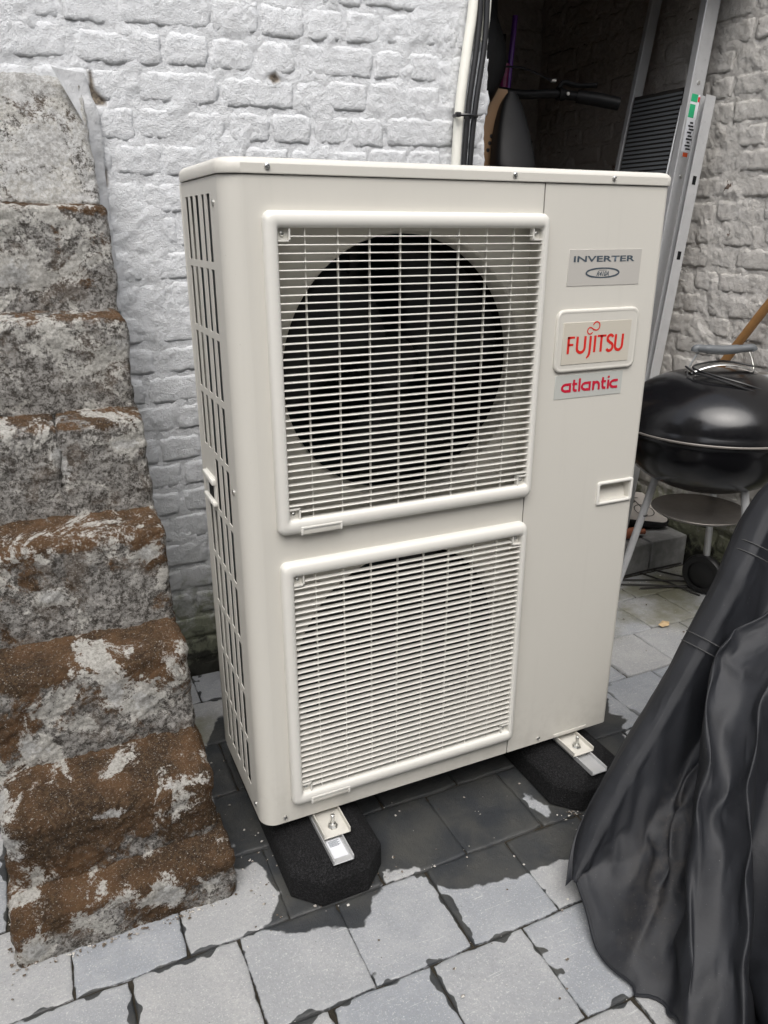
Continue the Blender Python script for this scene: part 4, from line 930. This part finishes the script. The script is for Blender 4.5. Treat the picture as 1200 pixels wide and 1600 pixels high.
for k, (a, r0, z0, r1) in enumerate(LEGS):
    ca, sa = math.cos(math.radians(a)), math.sin(math.radians(a))
    zt = 0.075 if k == 2 else 0.004
    f_ = (z0 - zt) / z0; re = r0 + (r1 - r0) * f_
    lg = tube('leg', [(r0 * ca, r0 * sa, z0 + 0.035), (r0 * ca + (re - r0) * ca * .5, r0 * sa + (re - r0) * sa * .5, (z0 + zt) / 2), (re * ca, re * sa, zt)], 0.0125, M['alu'], bbq, 14)
    mid = 0.62; lathe('collar', [(0.0128, -0.002), (0.0135, -0.002), (0.0135, 0.002), (0.0128, 0.002)], M['wire'], lg, 14, ((r0 + (r1 - r0) * .22) * ca, (r0 + (r1 - r0) * .22) * sa, z0 * 0.79))
    if k == 2:
        wh_ = bpy.data.objects.new('wheel', None); wh_.location = (re * ca - 0.02, re * sa - 0.01, 0.078); wh_.rotation_euler = (0, 0, math.radians(20)); link(wh_, bbq)
        lathe('tyre', [(0.052, -0.016), (0.070, -0.017), (0.076, -0.010), (0.0775, 0.0), (0.076, 0.010), (0.070, 0.017), (0.052, 0.016)], M['black_plastic'], wh_, 40, (0, 0, 0), 'X')
        lathe('hub_disc', [(0, -0.012), (0.03, -0.012), (0.053, -0.008), (0.053, 0.008), (0, 0.012)], M['black_plastic'], wh_, 30, (0, 0, 0), 'X')
        box('fork_tab', re * ca - 0.016, re * ca + 0.016, re * sa - 0.035, re * sa - 0.028, 0.055, 0.135, M['alu'], bbq, 0.003)
lathe('ash_pan', [(0, 0.392), (0.10, 0.394), (0.142, 0.401), (0.152, 0.409), (0.155, 0.411), (0.154, 0.413), (0.140, 0.406), (0.10, 0.3975), (0, 0.3955)], M['pan'], bbq, 56)

# ------------------------------------------------------------------ pole, bits behind the barbecue
tag(tube('wooden_pole', [(2.003, 0.905, 0.62), (1.99, 0.775, 0.835), (1.99, 0.645, 1.025), (2.03, 0.40, 1.40)], 0.0155, M['wood_pole'], None, 14), 'orange brown wooden broom pole leaning on the side wall behind the barbecue', 'pole')
tray = thing('printed_tray', 'pale tray printed with a bicycle drawing, lying on the step behind the barbecue', 'tray', (1.90, 1.09, 0.20))
tray.rotation_euler = (math.radians(14), math.radians(7), math.radians(-22))
bm = bmesh.new(); prev = None
for t, z in ((0.012, -0.03), (0.0, -0.012), (0.0, 0.0), (0.004, 0.006)):
    cur = [bm.verts.new((x, y, z)) for x, y in rrect(-0.17 + t, 0.17 - t, -0.12 + t, 0.12 - t, 0.045, 6)]
    if prev:
        for k in range(len(cur)): bm.faces.new((prev[k], prev[(k + 1) % len(cur)], cur[(k + 1) % len(cur)], cur[k]))
    prev = cur
frombm('rim', bm, M['black_plastic'], tray, True)
bm = bmesh.new(); bm.faces.new([bm.verts.new((x, y, 0.0055)) for x, y in rrect(-0.163, 0.163, -0.113, 0.113, 0.04, 6)]); tp = frombm('top', bm, M['board_print'], tray)
def flat_ring(bm, cx, cy, r, wd, z):
    a = [[bm.verts.new((cx + q * math.cos(t), cy + q * math.sin(t), z)) for t in np.linspace(0, 2 * math.pi, 28, endpoint=False)] for q in (r - wd, r)]
    for k in range(28): bm.faces.new((a[0][k], a[1][k], a[1][(k + 1) % 28], a[0][(k + 1) % 28]))
def flat_bar(bm, p, q, wd, z):
    p, q = Vector(p), Vector(q); t = (q - p).normalized(); n_ = Vector((-t.y, t.x)) * wd / 2
    bm.faces.new([bm.verts.new((*s, z)) for s in (p - n_, q - n_, q + n_, p + n_)])
bm = bmesh.new(); z = 0.0068
for cx in (-0.075, 0.075): flat_ring(bm, cx, -0.035, 0.044, 0.0045, z)
for k, (p, q) in enumerate((((-0.075, -0.035), (-0.01, -0.03)), ((-0.01, -0.03), (0.055, 0.03)), ((-0.075, -0.035), (-0.035, 0.028)), ((-0.035, 0.028), (0.05, 0.028)), ((-0.01, -0.03), (-0.042, 0.045)), ((0.075, -0.035), (0.048, 0.055)), ((0.048, 0.055), (0.075, 0.06)), ((-0.06, 0.046), (-0.025, 0.046)))): flat_bar(bm, p, q, 0.0055, z + 0.0002 * k)
frombm('bicycle_print', bm, M['ink_black'], tp)
bt = lathe('clay_bottle', [(0, -0.07), (0.018, -0.07), (0.022, -0.06), (0.022, 0.02), (0.018, 0.035), (0.010, 0.045), (0.010, 0.065), (0.012, 0.068), (0, 0.07)], M['terracotta'], None, 24, (0, 0, 0), 'X')
bt.location = (1.80, 0.935, 0.146); bt.rotation_euler = (0, 0, math.radians(-8)); tag(bt, 'reddish brown clay bottle lying on the concrete step', 'bottle')
rack = thing('wire_rack', 'thin dark wire rods lying on the paving below the barbecue', 'wire rack', (0, 0, 0))
for a, b in (((1.62, 0.86), (2.00, 0.66)), ((1.60, 0.83), (1.98, 0.60)), ((1.70, 0.74), (1.99, 0.63)), ((1.62, 0.845), (2.02, 0.855)), ((1.80, 0.85), (1.86, 0.60)), ((1.87, 0.85), (1.98, 0.62))):
    tube('rod', [(a[0], a[1], 0.006), ((a[0] + b[0]) / 2, (a[1] + b[1]) / 2, 0.011), (b[0], b[1], 0.006)], 0.0032, M['wire'], rack, 6)
lf = mesh('dry_leaf', [(0, 0, 0.012), (0.03, 0.012, 0.016), (0.055, 0.004, 0.010), (0.035, -0.016, 0.010), (0.008, -0.012, 0.007), (0.028, -0.001, 0.019)], [(0, 4, 5), (4, 3, 5), (3, 2, 5), (2, 1, 5), (1, 0, 5)], M['leaf'], None)
lf.location = (1.545, 0.482, 0); tag(lf, 'curled pale dry leaf on the paving right of the unit', 'leaf')

# ------------------------------------------------------------------ things stored in the passage
bench = thing('wooden_bench', 'timber bench in the passage carrying the bicycle', 'bench', (1.3, 1.5, 0.118))
box('bench_top', -0.30, 0.30, -0.42, 0.60, 0.56, 0.60, M['timber'], bench, 0.004)
for a in (-0.27, 0.27):
    for b in (-0.38, 0.55): box('leg', a - 0.03, a + 0.03, b - 0.03, b + 0.03, 0, 0.56, M['timber'], bench)
bike = thing('bicycle', 'black bicycle seen from behind with saddle and handlebar in the dark passage', 'bicycle', (0, 0, 0))
B0 = 0.718
def P_(t, z, o=0.0): return (1.30 + 0.215 * t + o, 1.16 + 0.50 * t, B0 + z)    # t runs from rear to front
for t in (-0.25, 1.15):
    whl = bpy.data.objects.new('wheel', None); c = P_(t, 0.28); whl.location = c; whl.rotation_euler = (0, 0, math.radians(-23)); link(whl, bike)
    lathe('tyre', [(0.262, -0.014), (0.276, -0.012), (0.280, 0), (0.276, 0.012), (0.262, 0.014)], M['bike_black'], whl, 56, (0, 0, 0), 'X')
    lathe('rim', [(0.262, -0.010), (0.248, -0.009), (0.248, 0.009), (0.262, 0.010)], M['alu_dull'], whl, 56, (0, 0, 0), 'X')
    for k in range(14):
        a = 2 * math.pi * k / 14; tube('spoke', [(0.012 * (-1) ** k, 0.012 * math.cos(a), 0.012 * math.sin(a)), (0, 0.25 * math.cos(a), 0.25 * math.sin(a))], 0.0012, M['steel'], whl, 4)
bm = bmesh.new()
for a, b, r in ((P_(0.30, 0.28), P_(0.10, 0.76), 0.016), (P_(0.30, 0.28), P_(0.98, 0.80), 0.019), (P_(0.14, 0.72), P_(0.96, 0.86), 0.016), (P_(-0.25, 0.28), P_(0.30, 0.28), 0.010), (P_(-0.25, 0.28), P_(0.12, 0.72), 0.009), (P_(0.98, 0.80), P_(1.15, 0.28), 0.015), (P_(0.98, 0.80), P_(0.93, 0.96), 0.018), (P_(0.10, 0.76), P_(0.07, 0.84), 0.013)): btube(bm, [a, b], r, 10)
frombm('frame', bm, M['bike_black'], bike, True)
# saddle: broad tail towards the camera, nose pointing away
V = []; F = []; nl = 14; na = 10
for i in range(nl):
    t = i / (nl - 1); hw = 0.082 * (1 - t) ** 0.55 * (0.55 + 0.45 * math.sin(math.pi * min(1, 0.35 + t * 0.5))) + 0.020 * t + (0.0 if t > 0.02 else -0.03); y = -0.13 + 0.27 * t
    for j in range(na):
        a = math.pi * (j / (na - 1)); V.append((-hw * math.cos(a), y, 0.035 * math.sin(a) ** 0.6 * (1 - 0.25 * t) + 0.05 * t * 0.5 - (0.03 if j in (0, na - 1) else 0)))
for i in range(nl - 1):
    for j in range(na - 1): F.append((i * na + j, (i + 1) * na + j, (i + 1) * na + j + 1, i * na + j + 1))
F.append(tuple(range(na)))
sdl = mesh('saddle', V, F, M['bike_black'], bike, True); sdl.location = (1.300, 1.185, B0 + 0.862); sdl.rotation_euler = (math.radians(66), 0, math.radians(-12))
md = sdl.modifiers.new('s', 'SUBSURF'); md.levels = md.render_levels = 1
HB = Vector((1.455, 1.365, 1.752))
tube('handlebar', catmull([(HB.x - 0.30, HB.y + 0.14, HB.z + 0.01), (HB.x - 0.14, HB.y + 0.05, HB.z + 0.015), (HB.x, HB.y, HB.z), (HB.x + 0.13, HB.y - 0.045, HB.z + 0.004), (HB.x + 0.31, HB.y - 0.15, HB.z - 0.03)], 6), 0.0155, M['bike_black'], bike, 10)
tube('stem', [(HB.x - 0.01, HB.y + 0.03, HB.z), (1.505, 1.63, 1.685)], 0.020, M['bike_black'], bike, 10)
tube('steerer', [(1.505, 1.63, 1.70), (1.515, 1.65, 1.45)], 0.020, M['bike_black'], bike, 10)
tube('grip', [(HB.x + 0.185, HB.y - 0.076, HB.z - 0.004), (HB.x + 0.25, HB.y - 0.115, HB.z - 0.016), (HB.x + 0.315, HB.y - 0.153, HB.z - 0.031)], [0.0215, 0.0230, 0.0215], M['bike_black'], bike, 14)
tube('grip', [(HB.x - 0.30, HB.y + 0.14, HB.z + 0.01), (HB.x - 0.19, HB.y + 0.08, HB.z + 0.013)], 0.0175, M['bike_black'], bike, 14)
bk = tube('brake_lever', catmull([(HB.x + 0.13, HB.y - 0.03, HB.z + 0.02), (HB.x + 0.155, HB.y - 0.03, HB.z + 0.045), (HB.x + 0.20, HB.y - 0.05, HB.z + 0.035), (HB.x + 0.26, HB.y - 0.09, HB.z + 0.034)], 5), 0.0085, M['bike_black'], bike, 8)
lathe('clamp', [(0, -0.014), (0.020, -0.014), (0.022, 0), (0.020, 0.014), (0, 0.014)], M['bike_black'], bike, 16, (HB.x + 0.135, HB.y - 0.045, HB.z + 0.004), 'X')
lathe('adjuster', [(0, -0.01), (0.007, -0.01), (0.008, 0.008), (0, 0.01)], M['steel'], bike, 10, (HB.x + 0.105, HB.y - 0.035, HB.z + 0.047), 'X')
for k in (0, 1): lathe('bolt', [(0, -0.003), (0.006, -0.002), (0.006, 0.003)], M['steel'], bike, 10, (HB.x + 0.145 + 0.028 * k, HB.y - 0.075, HB.z + 0.002 - 0.006 * k), 'Y')
tube('brake_cable', catmull([(HB.x + 0.10, HB.y - 0.03, HB.z + 0.047), (HB.x - 0.02, HB.y + 0.0, HB.z + 0.085), (HB.x - 0.14, HB.y + 0.05, HB.z + 0.075), (HB.x - 0.22, HB.y + 0.12, HB.z + 0.05)], 6), 0.0035, M['cable'], bike, 6)
pb = thing('plywood_panel', 'light plywood panel with three small holes beside the bicycle saddle', 'panel', (1.205, 1.24, 0.72))
bm = bmesh.new(); pr = [(-0.10, 0.0), (0.075, 0.0), (0.085, 0.75), (0.060, 0.82), (0.065, 0.92), (0.110, 0.985), (0.10, 1.02), (-0.10, 1.03)]
a = [bm.verts.new((x, -0.006, z)) for x, z in pr]; b = [bm.verts.new((x, 0.006, z)) for x, z in pr]; bm.faces.new(a); bm.faces.new(b[::-1])
for k in range(len(pr)): bm.faces.new((a[k], a[(k + 1) % len(pr)], b[(k + 1) % len(pr)], b[k]))
frombm('panel', bm, M['plywood'], pb)
for k in range(3): lathe('hole', [(0, -0.0005), (0.0065, -0.0005), (0.007, 0.001)], M['ink_black'], pb, 12, (0.045 - 0.006 * k, -0.0065, 0.875 - 0.022 * k), 'Y')
tag(tube('magenta_pole', [(1.36, 1.45, 0.72), (1.43, 1.45, 1.86)], 0.016, M['magenta'], None, 14), 'magenta pole standing behind the bicycle handlebar', 'pole')
tag(tube('violet_pole', [(1.385, 1.47, 0.72), (1.475, 1.47, 2.02)], 0.010, M['violet'], None, 12), 'slim violet pole next to the magenta one', 'pole')
hg = thing('hanging_bag', 'black bag hanging at the top corner of the passage opening', 'bag', (1.165, 1.22, 1.70))
V = []; F = []
for i in range(13):
    z = 0.48 * i / 12
    for k in range(20):
        a = 2 * math.pi * k / 20; rr = (0.080 + 0.02 * math.sin(2.2 * i / 12 * 3.1)) * (0.55 + 0.45 * math.sin(math.pi * min(1, (i + 1.5) / 14)) ** 0.5); V.append((rr * math.cos(a) * 1.1 + 0.01 * math.sin(3 * a + i), rr * math.sin(a) * 0.7, z))
for i in range(12):
    for k in range(20): F.append((i * 20 + k, i * 20 + (k + 1) % 20, (i + 1) * 20 + (k + 1) % 20, (i + 1) * 20 + k))
F.append(tuple(range(19, -1, -1))); F.append(tuple(range(240, 260)))
mesh('bag_body', V, F, M['bike_black'], hg, True); tube('strap', catmull([(-0.05, 0, 0.46), (-0.02, 0, 0.60), (0.0, 0.0, 0.66)], 5), 0.008, M['bike_black'], hg, 8)
tool = thing('garden_tool', 'long dark shafted tool with orange handle standing behind the bicycle', 'tool', (1.63, 1.80, 0.118))
tube('handle', [(0, 0, 1.20), (0, 0, 1.36), (0, 0, 1.45), (0.002, 0, 1.55)], [0.021, 0.024, 0.020, 0.010], M['orange'], tool, 14)
tube('shaft', [(0.002, 0, 1.55), (0.012, 0, 1.92)], 0.009, M['bike_black'], tool, 10)
tube('shaft', [(0, 0, 0.0), (0, 0, 1.20)], 0.014, M['bike_black'], tool, 10)
box('blade', -0.10, 0.10, -0.012, 0.012, 0.0, 0.10, M['alu_dull'], tool, 0.003)
for k, (xx, lab) in enumerate(((1.752, 'left of two thin black tubes standing by the passage wall'), (1.795, 'right of two thin black tubes standing by the passage wall'))):
    tag(tube('black_tube', [(xx, 1.80, 0.118), (xx + 0.02, 1.82, 1.655)], 0.013 - 0.004 * k, M['enamel'], None, 12), lab, 'tube', 'black tubes in the passage')

# ------------------------------------------------------------------ black cover in the foreground
cover = thing('black_cover', 'black fabric cover draped in folds over an object, lower right', 'cover', (0, 0, 0))
CC = [
 [(1.207,-0.154,0.777),(1.080,-0.174,0.582),(0.947,-0.189,0.393),(0.785,-0.217,0.198),(0.671,-0.249,0.046),(0.633,-0.270,0.009)],
 [(1.109,-0.191,0.805),(0.986,-0.206,0.628),(0.855,-0.221,0.439),(0.706,-0.244,0.243),(0.607,-0.267,0.103),(0.569,-0.286,0.071)],
 [(1.054,-0.261,0.801),(0.936,-0.276,0.630),(0.815,-0.291,0.453),(0.682,-0.307,0.264),(0.580,-0.326,0.115),(0.543,-0.330,0.064)],
 [(1.104,-0.260,0.744),(0.996,-0.271,0.565),(0.881,-0.285,0.370),(0.743,-0.303,0.199),(0.629,-0.332,0.084),(0.532,-0.373,0.030)],
 [(1.118,-0.282,0.707),(1.005,-0.289,0.503),(0.885,-0.308,0.319),(0.750,-0.343,0.195),(0.636,-0.393,0.086),(0.512,-0.449,0.010)],
 [(1.118,-0.312,0.690),(0.998,-0.313,0.494),(0.887,-0.332,0.319),(0.725,-0.389,0.225),(0.626,-0.462,0.107),(0.513,-0.516,0.004)],
 [(1.110,-0.334,0.685),(0.987,-0.329,0.498),(0.882,-0.354,0.319),(0.760,-0.420,0.189),(0.668,-0.503,0.082),(0.554,-0.591,0.004)],
 [(1.109,-0.353,0.665),(0.986,-0.322,0.573),(0.879,-0.302,0.499),(0.745,-0.419,0.347),(0.652,-0.524,0.186),(0.528,-0.646,0.034)],
 [(1.049,-0.415,0.675),(0.944,-0.392,0.583),(0.847,-0.383,0.496),(0.735,-0.469,0.358),(0.648,-0.565,0.212),(0.530,-0.690,0.044)],
 [(1.062,-0.424,0.655),(0.963,-0.410,0.560),(0.862,-0.408,0.464),(0.760,-0.494,0.325),(0.679,-0.579,0.197),(0.557,-0.710,0.024)],
 [(1.094,-0.420,0.627),(0.989,-0.417,0.544),(0.885,-0.424,0.467),(0.775,-0.523,0.328),(0.695,-0.607,0.203),(0.564,-0.748,0.026)],
 [(1.139,-0.411,0.585),(1.029,-0.414,0.482),(0.928,-0.420,0.380),(0.846,-0.499,0.237),(0.772,-0.585,0.085),(0.646,-0.722,-0.077)],
 [(1.126,-0.469,0.601),(1.017,-0.485,0.496),(0.901,-0.524,0.385),(0.800,-0.592,0.274),(0.710,-0.669,0.157),(0.586,-0.792,0.000)],
 [(1.069,-0.559,0.605),(0.989,-0.593,0.487),(0.890,-0.639,0.377),(0.784,-0.704,0.271),(0.708,-0.764,0.151),(0.600,-0.864,0.012)],
 [(1.15,-0.66,0.65),(1.12,-0.74,0.52),(1.08,-0.82,0.38),(1.02,-0.88,0.25),(0.98,-0.92,0.12),(0.95,-0.96,0.01)],
 [(1.35,-0.70,0.70),(1.38,-0.78,0.55),(1.40,-0.84,0.40),(1.42,-0.88,0.25),(1.43,-0.92,0.12),(1.44,-0.95,0.01)],
 [(1.58,-0.55,0.72),(1.64,-0.56,0.56),(1.68,-0.57,0.40),(1.71,-0.58,0.25),(1.73,-0.58,0.12),(1.74,-0.58,0.01)],
 [(1.52,-0.28,0.76),(1.56,-0.24,0.58),(1.58,-0.20,0.40),(1.60,-0.17,0.25),(1.60,-0.15,0.12),(1.60,-0.14,0.01)],
 [(1.33,-0.17,0.78),(1.28,-0.14,0.58),(1.20,-0.12,0.40),(1.10,-0.12,0.22),(1.02,-0.14,0.08),(0.98,-0.15,0.01)]]
# the rolled edge: round section about its own line
c1_, c3_ = CC[1], CC[3]; roll = [[] for _ in range(6)]
CLs = [(Vector(p) * 0.5 + Vector(q) * 0.5) for p, q in zip(c1_, c3_)]
for k in range(6):
    T = (CLs[min(k + 1, 5)] - CLs[max(k - 1, 0)]).normalized(); Nn = (CAM - CLs[k]); Nn = (Nn - T * Nn.dot(T)).normalized(); Sd = T.cross(Nn)
    if Sd.dot(R_) > 0: Sd = -Sd
    rr = (0.046, 0.045, 0.044, 0.042, 0.036, 0.030)[k]
    for j, an in enumerate((-35, 5, 42, 80, 118, 160)):
        roll[j].append(tuple(CLs[k] + (Sd * math.cos(math.radians(an)) + Nn * math.sin(math.radians(an))) * rr * (0.22 if k == 5 else 1)))
def blend(p, q, t, sag): return [tuple(Vector(a).lerp(Vector(b), t) + (Vector(a) - CAM).normalized() * sag * w_) for a, b, w_ in zip(p, q, (0.3, 0.4, 0.6, 1, 1, 0.7))]
CC = roll + [CC[4], CC[5], CC[6], CC[7], blend(CC[7], CC[10], 0.16, -0.006), blend(CC[7], CC[10], 0.5, 0.016), blend(CC[7], CC[10], 0.80, 0.008), CC[10], CC[11]] + CC[12:]
CLOTH_FRAMES = 14
APEX = Vector((1.33, -0.42, 0.93)); nv_ = 10; nuS = 7
cols = []
for c in CC:
    p0 = Vector(c[0]); t1 = APEX.lerp(p0, 0.45) + Vector((0, 0, 0.05))
    cols.append(catmull([APEX + (p0 - APEX) * 0.12, t1] + [Vector(q) for q in c], nv_))
ncol = len(cols); nrow = len(cols[0]); Pts = []
for i in range(ncol):
    a, b, c, d2 = cols[(i - 1) % ncol], cols[i], cols[(i + 1) % ncol], cols[(i + 2) % ncol]
    for k in range(nuS):
        t = k / nuS
        for j in range(nrow):
            A, B, C_, D_ = a[j], b[j], c[j], d2[j]; ten = 0.36
            m0 = (C_ - A) * ten; m1 = (D_ - B) * ten; t2, t3 = t * t, t ** 3
            Pts.append((2 * t3 - 3 * t2 + 1) * B + (t3 - 2 * t2 + t) * m0 + (-2 * t3 + 3 * t2) * C_ + (t3 - t2) * m1)
Pts = np.array([p[:] for p in Pts]); NU = ncol * nuS
warp = np.stack([Pts[:, 0] * 1.0 + Pts[:, 2] * 0.5, Pts[:, 1] * 1.0 - Pts[:, 2] * 0.4, Pts[:, 2] * 0.45], 1)
dirn = Pts - np.array([1.25, -0.45, 0.3]); dirn /= np.linalg.norm(dirn, axis=1)[:, None]
rg = np.abs(fbm(warp, 8, 3, off=2.5)); wr = (0.06 - np.minimum(rg, 0.06)) * 0.05 + fbm(Pts, 7, 2) * 0.006
cr_ = np.clip(1 - np.abs(np.repeat(np.arange(NU) / nuS, nrow) - 7.0) / 2.0, 0, 1) * np.clip((np.tile(np.arange(nrow), NU) / (nrow - 1) - 0.45) / 0.2, 0, 1)
wr = wr + cr_ * ((0.25 - np.minimum(np.abs(fbm(Pts, 6.5, 2, off=8)), 0.25)) * 0.11 - 0.012)
Pts = Pts + dirn * wr[:, None]; Pts[:, 2] = np.maximum(Pts[:, 2], 0.004)
F = []
for i in range(NU):
    for j in range(nrow - 1):
        i2 = (i + 1) % NU; F.append((i * nrow + j, i * nrow + j + 1, i2 * nrow + j + 1, i2 * nrow + j))
F.append(tuple(i * nrow for i in range(NU)))
ci = np.repeat(np.arange(NU) / nuS, nrow); rj = np.tile(np.arange(nrow), NU) / (nrow - 1)
dust = np.clip(1 - np.abs(ci - 7.0) / 1.6, 0, 1) * np.clip(1 - np.abs(rj - 0.78) / 0.24, 0, 1)
cv = mesh('fabric', Pts, F, M['cover'], cover, True, {'dust': dust})
# let the sheet sag and buckle as slightly oversized cloth, held at its top, hem and rolled edge
pin = np.zeros(len(Pts))
pin = np.maximum(pin, np.clip((0.20 - rj) / 0.05, 0, 1)); pin = np.maximum(pin, np.clip((rj - 0.955) / 0.02, 0, 1))
pin = np.maximum(pin, ((ci < 3.6) | (ci > 17.0)) * 1.0)
vg = cv.vertex_groups.new(name='pin')
for wv in (1.0,):
    vg.add([int(i) for i in np.nonzero(pin > 0.5)[0]], wv, 'REPLACE')
vg.add([int(i) for i in np.nonzero((pin <= 0.5) & ((np.abs(ci - 9.0) < 0.08) | (np.abs(ci - 13.0) < 0.08)) & (np.round(rj * (nrow - 1)).astype(int) % 9 == 0))[0]], 1.0, 'REPLACE')   # held on the frame beneath
cm = cv.modifiers.new('cloth', 'CLOTH'); cs = cm.settings
cs.vertex_group_mass = 'pin'; cs.pin_stiffness = 1.0; cs.quality = 4; cs.mass = 0.10; cs.air_damping = 3.0
cs.tension_stiffness = 25; cs.compression_stiffness = 25; cs.shear_stiffness = 8; cs.bending_stiffness = 0.9
cs.tension_damping = 10; cs.compression_damping = 10; cs.shear_damping = 8; cs.shrink_min = -0.011
cm.collision_settings.use_collision = False; cm.collision_settings.use_self_collision = False
cm.point_cache.frame_start = 1; cm.point_cache.frame_end = 40
for fr in range(1, CLOTH_FRAMES + 1): SC.frame_set(fr)
dg = bpy.context.evaluated_depsgraph_get(); ev = cv.evaluated_get(dg)
co = np.empty(len(ev.data.vertices) * 3); ev.data.vertices.foreach_get('co', co); Pc = co.reshape(-1, 3)
cv.modifiers.clear(); Pc[:, 2] = np.maximum(Pc[:, 2], 0.003)
if np.isfinite(Pc).all() and np.abs(Pc - Pts).max() < 0.4: Pts = Pc
cv.data.vertices.foreach_set('co', Pts.ravel()); cv.data.update(); SC.frame_set(1)
md = cv.modifiers.new('s', 'SUBSURF'); md.levels = md.render_levels = 1
def roll_seam(t):
    k = int(t); f = t - k; pts = []
    for j in range(6): pts.append(Vector(roll[j][k]).lerp(Vector(roll[j][k + 1]), f))
    return [p + (CAM - p).normalized() * 0.0022 for p in catmull(pts[1:], 5)]
M['thread'] = plain('seam_thread', (0.055, 0.055, 0.055), 0.7, var=0.3, vs=200)
for t in (0.62, 0.72, 1.62, 1.72): tube('seam', roll_seam(t), 0.0011, M['thread'], cover, 6)
hem = [Vector(Pts[i * nrow + nrow - 1]) for i in range(int(3.0 * nuS), int(9.0 * nuS))]
tube('hem', [p + Vector((0, 0, 0.002)) for p in hem], 0.0035, M['cover'], cover, 6)
# ------------------------------------------------------------------ grit and crumbs lying on the paving
rg2 = np.random.default_rng(5)
spots = [(0.02, 0.02, 0.10, 0.09, 60), (0.0, 0.25, 0.06, 0.2, 30), (0.72, -0.13, 0.05, 0.015, 40), (0.2, -0.12, 0.25, 0.02, 40), (-0.27, -0.035, 0.2, 0.008, 130), (-0.495, 0.05, 0.008, 0.1, 60), (-0.07, 0.05, 0.012, 0.09, 30), (0.45, -0.4, 0.5, 0.25, 60), (0.4, 0.0, 0.35, 0.1, 30), (1.55, 0.62, 0.35, 0.2, 70), (1.85, 0.80, 0.15, 0.05, 50)]
GV, GF = [], []
for (cx, cy, sx, sy, n) in spots:
    for k in range(n):      # each crumb a small squashed, uneven double cone
        x, y = cx + rg2.normal(0, 0.6) * sx, cy + rg2.normal(0, 0.6) * sy; r = 0.0009 + rg2.random() ** 3 * 0.0028; o = len(GV); q = rg2.uniform(0.6, 1.4, 7); zc = 0.0022 + r * 0.4
        GV.append((x, y, zc - r * 0.7)); GV.append((x + r * 0.3 * (q[6] - 1), y, zc + r * 0.8 * q[5]))
        for j in range(5): GV.append((x + r * q[j] * math.cos(j * 1.2566 + k) * 1.2, y + r * q[j] * math.sin(j * 1.2566 + k), zc + r * 0.3 * (q[(j + 2) % 5] - 1)))
        for j in range(5): GF.append((o, o + 2 + (j + 1) % 5, o + 2 + j)); GF.append((o + 1, o + 2 + j, o + 2 + (j + 1) % 5))
def m_grit():
    t = NT('grit'); v = t.n('ShaderNodeTexVoronoi'); t.l(t.co, v.inputs['Vector']); v.inputs['Scale'].default_value = 120
    h = t.n('ShaderNodeSeparateColor'); t.l(v.outputs['Color'], h.inputs[0])
    c = t.mix(t.ramp(h.outputs[0], 0.2, 0.9), (0.09, 0.065, 0.045), (0.55, 0.53, 0.49)); return t.out(c, 0.8)
gr = mesh('grit', GV, GF, m_grit()); tag(gr, 'pale grit and crumbs scattered over the paving joints', 'grit', kind='stuff')
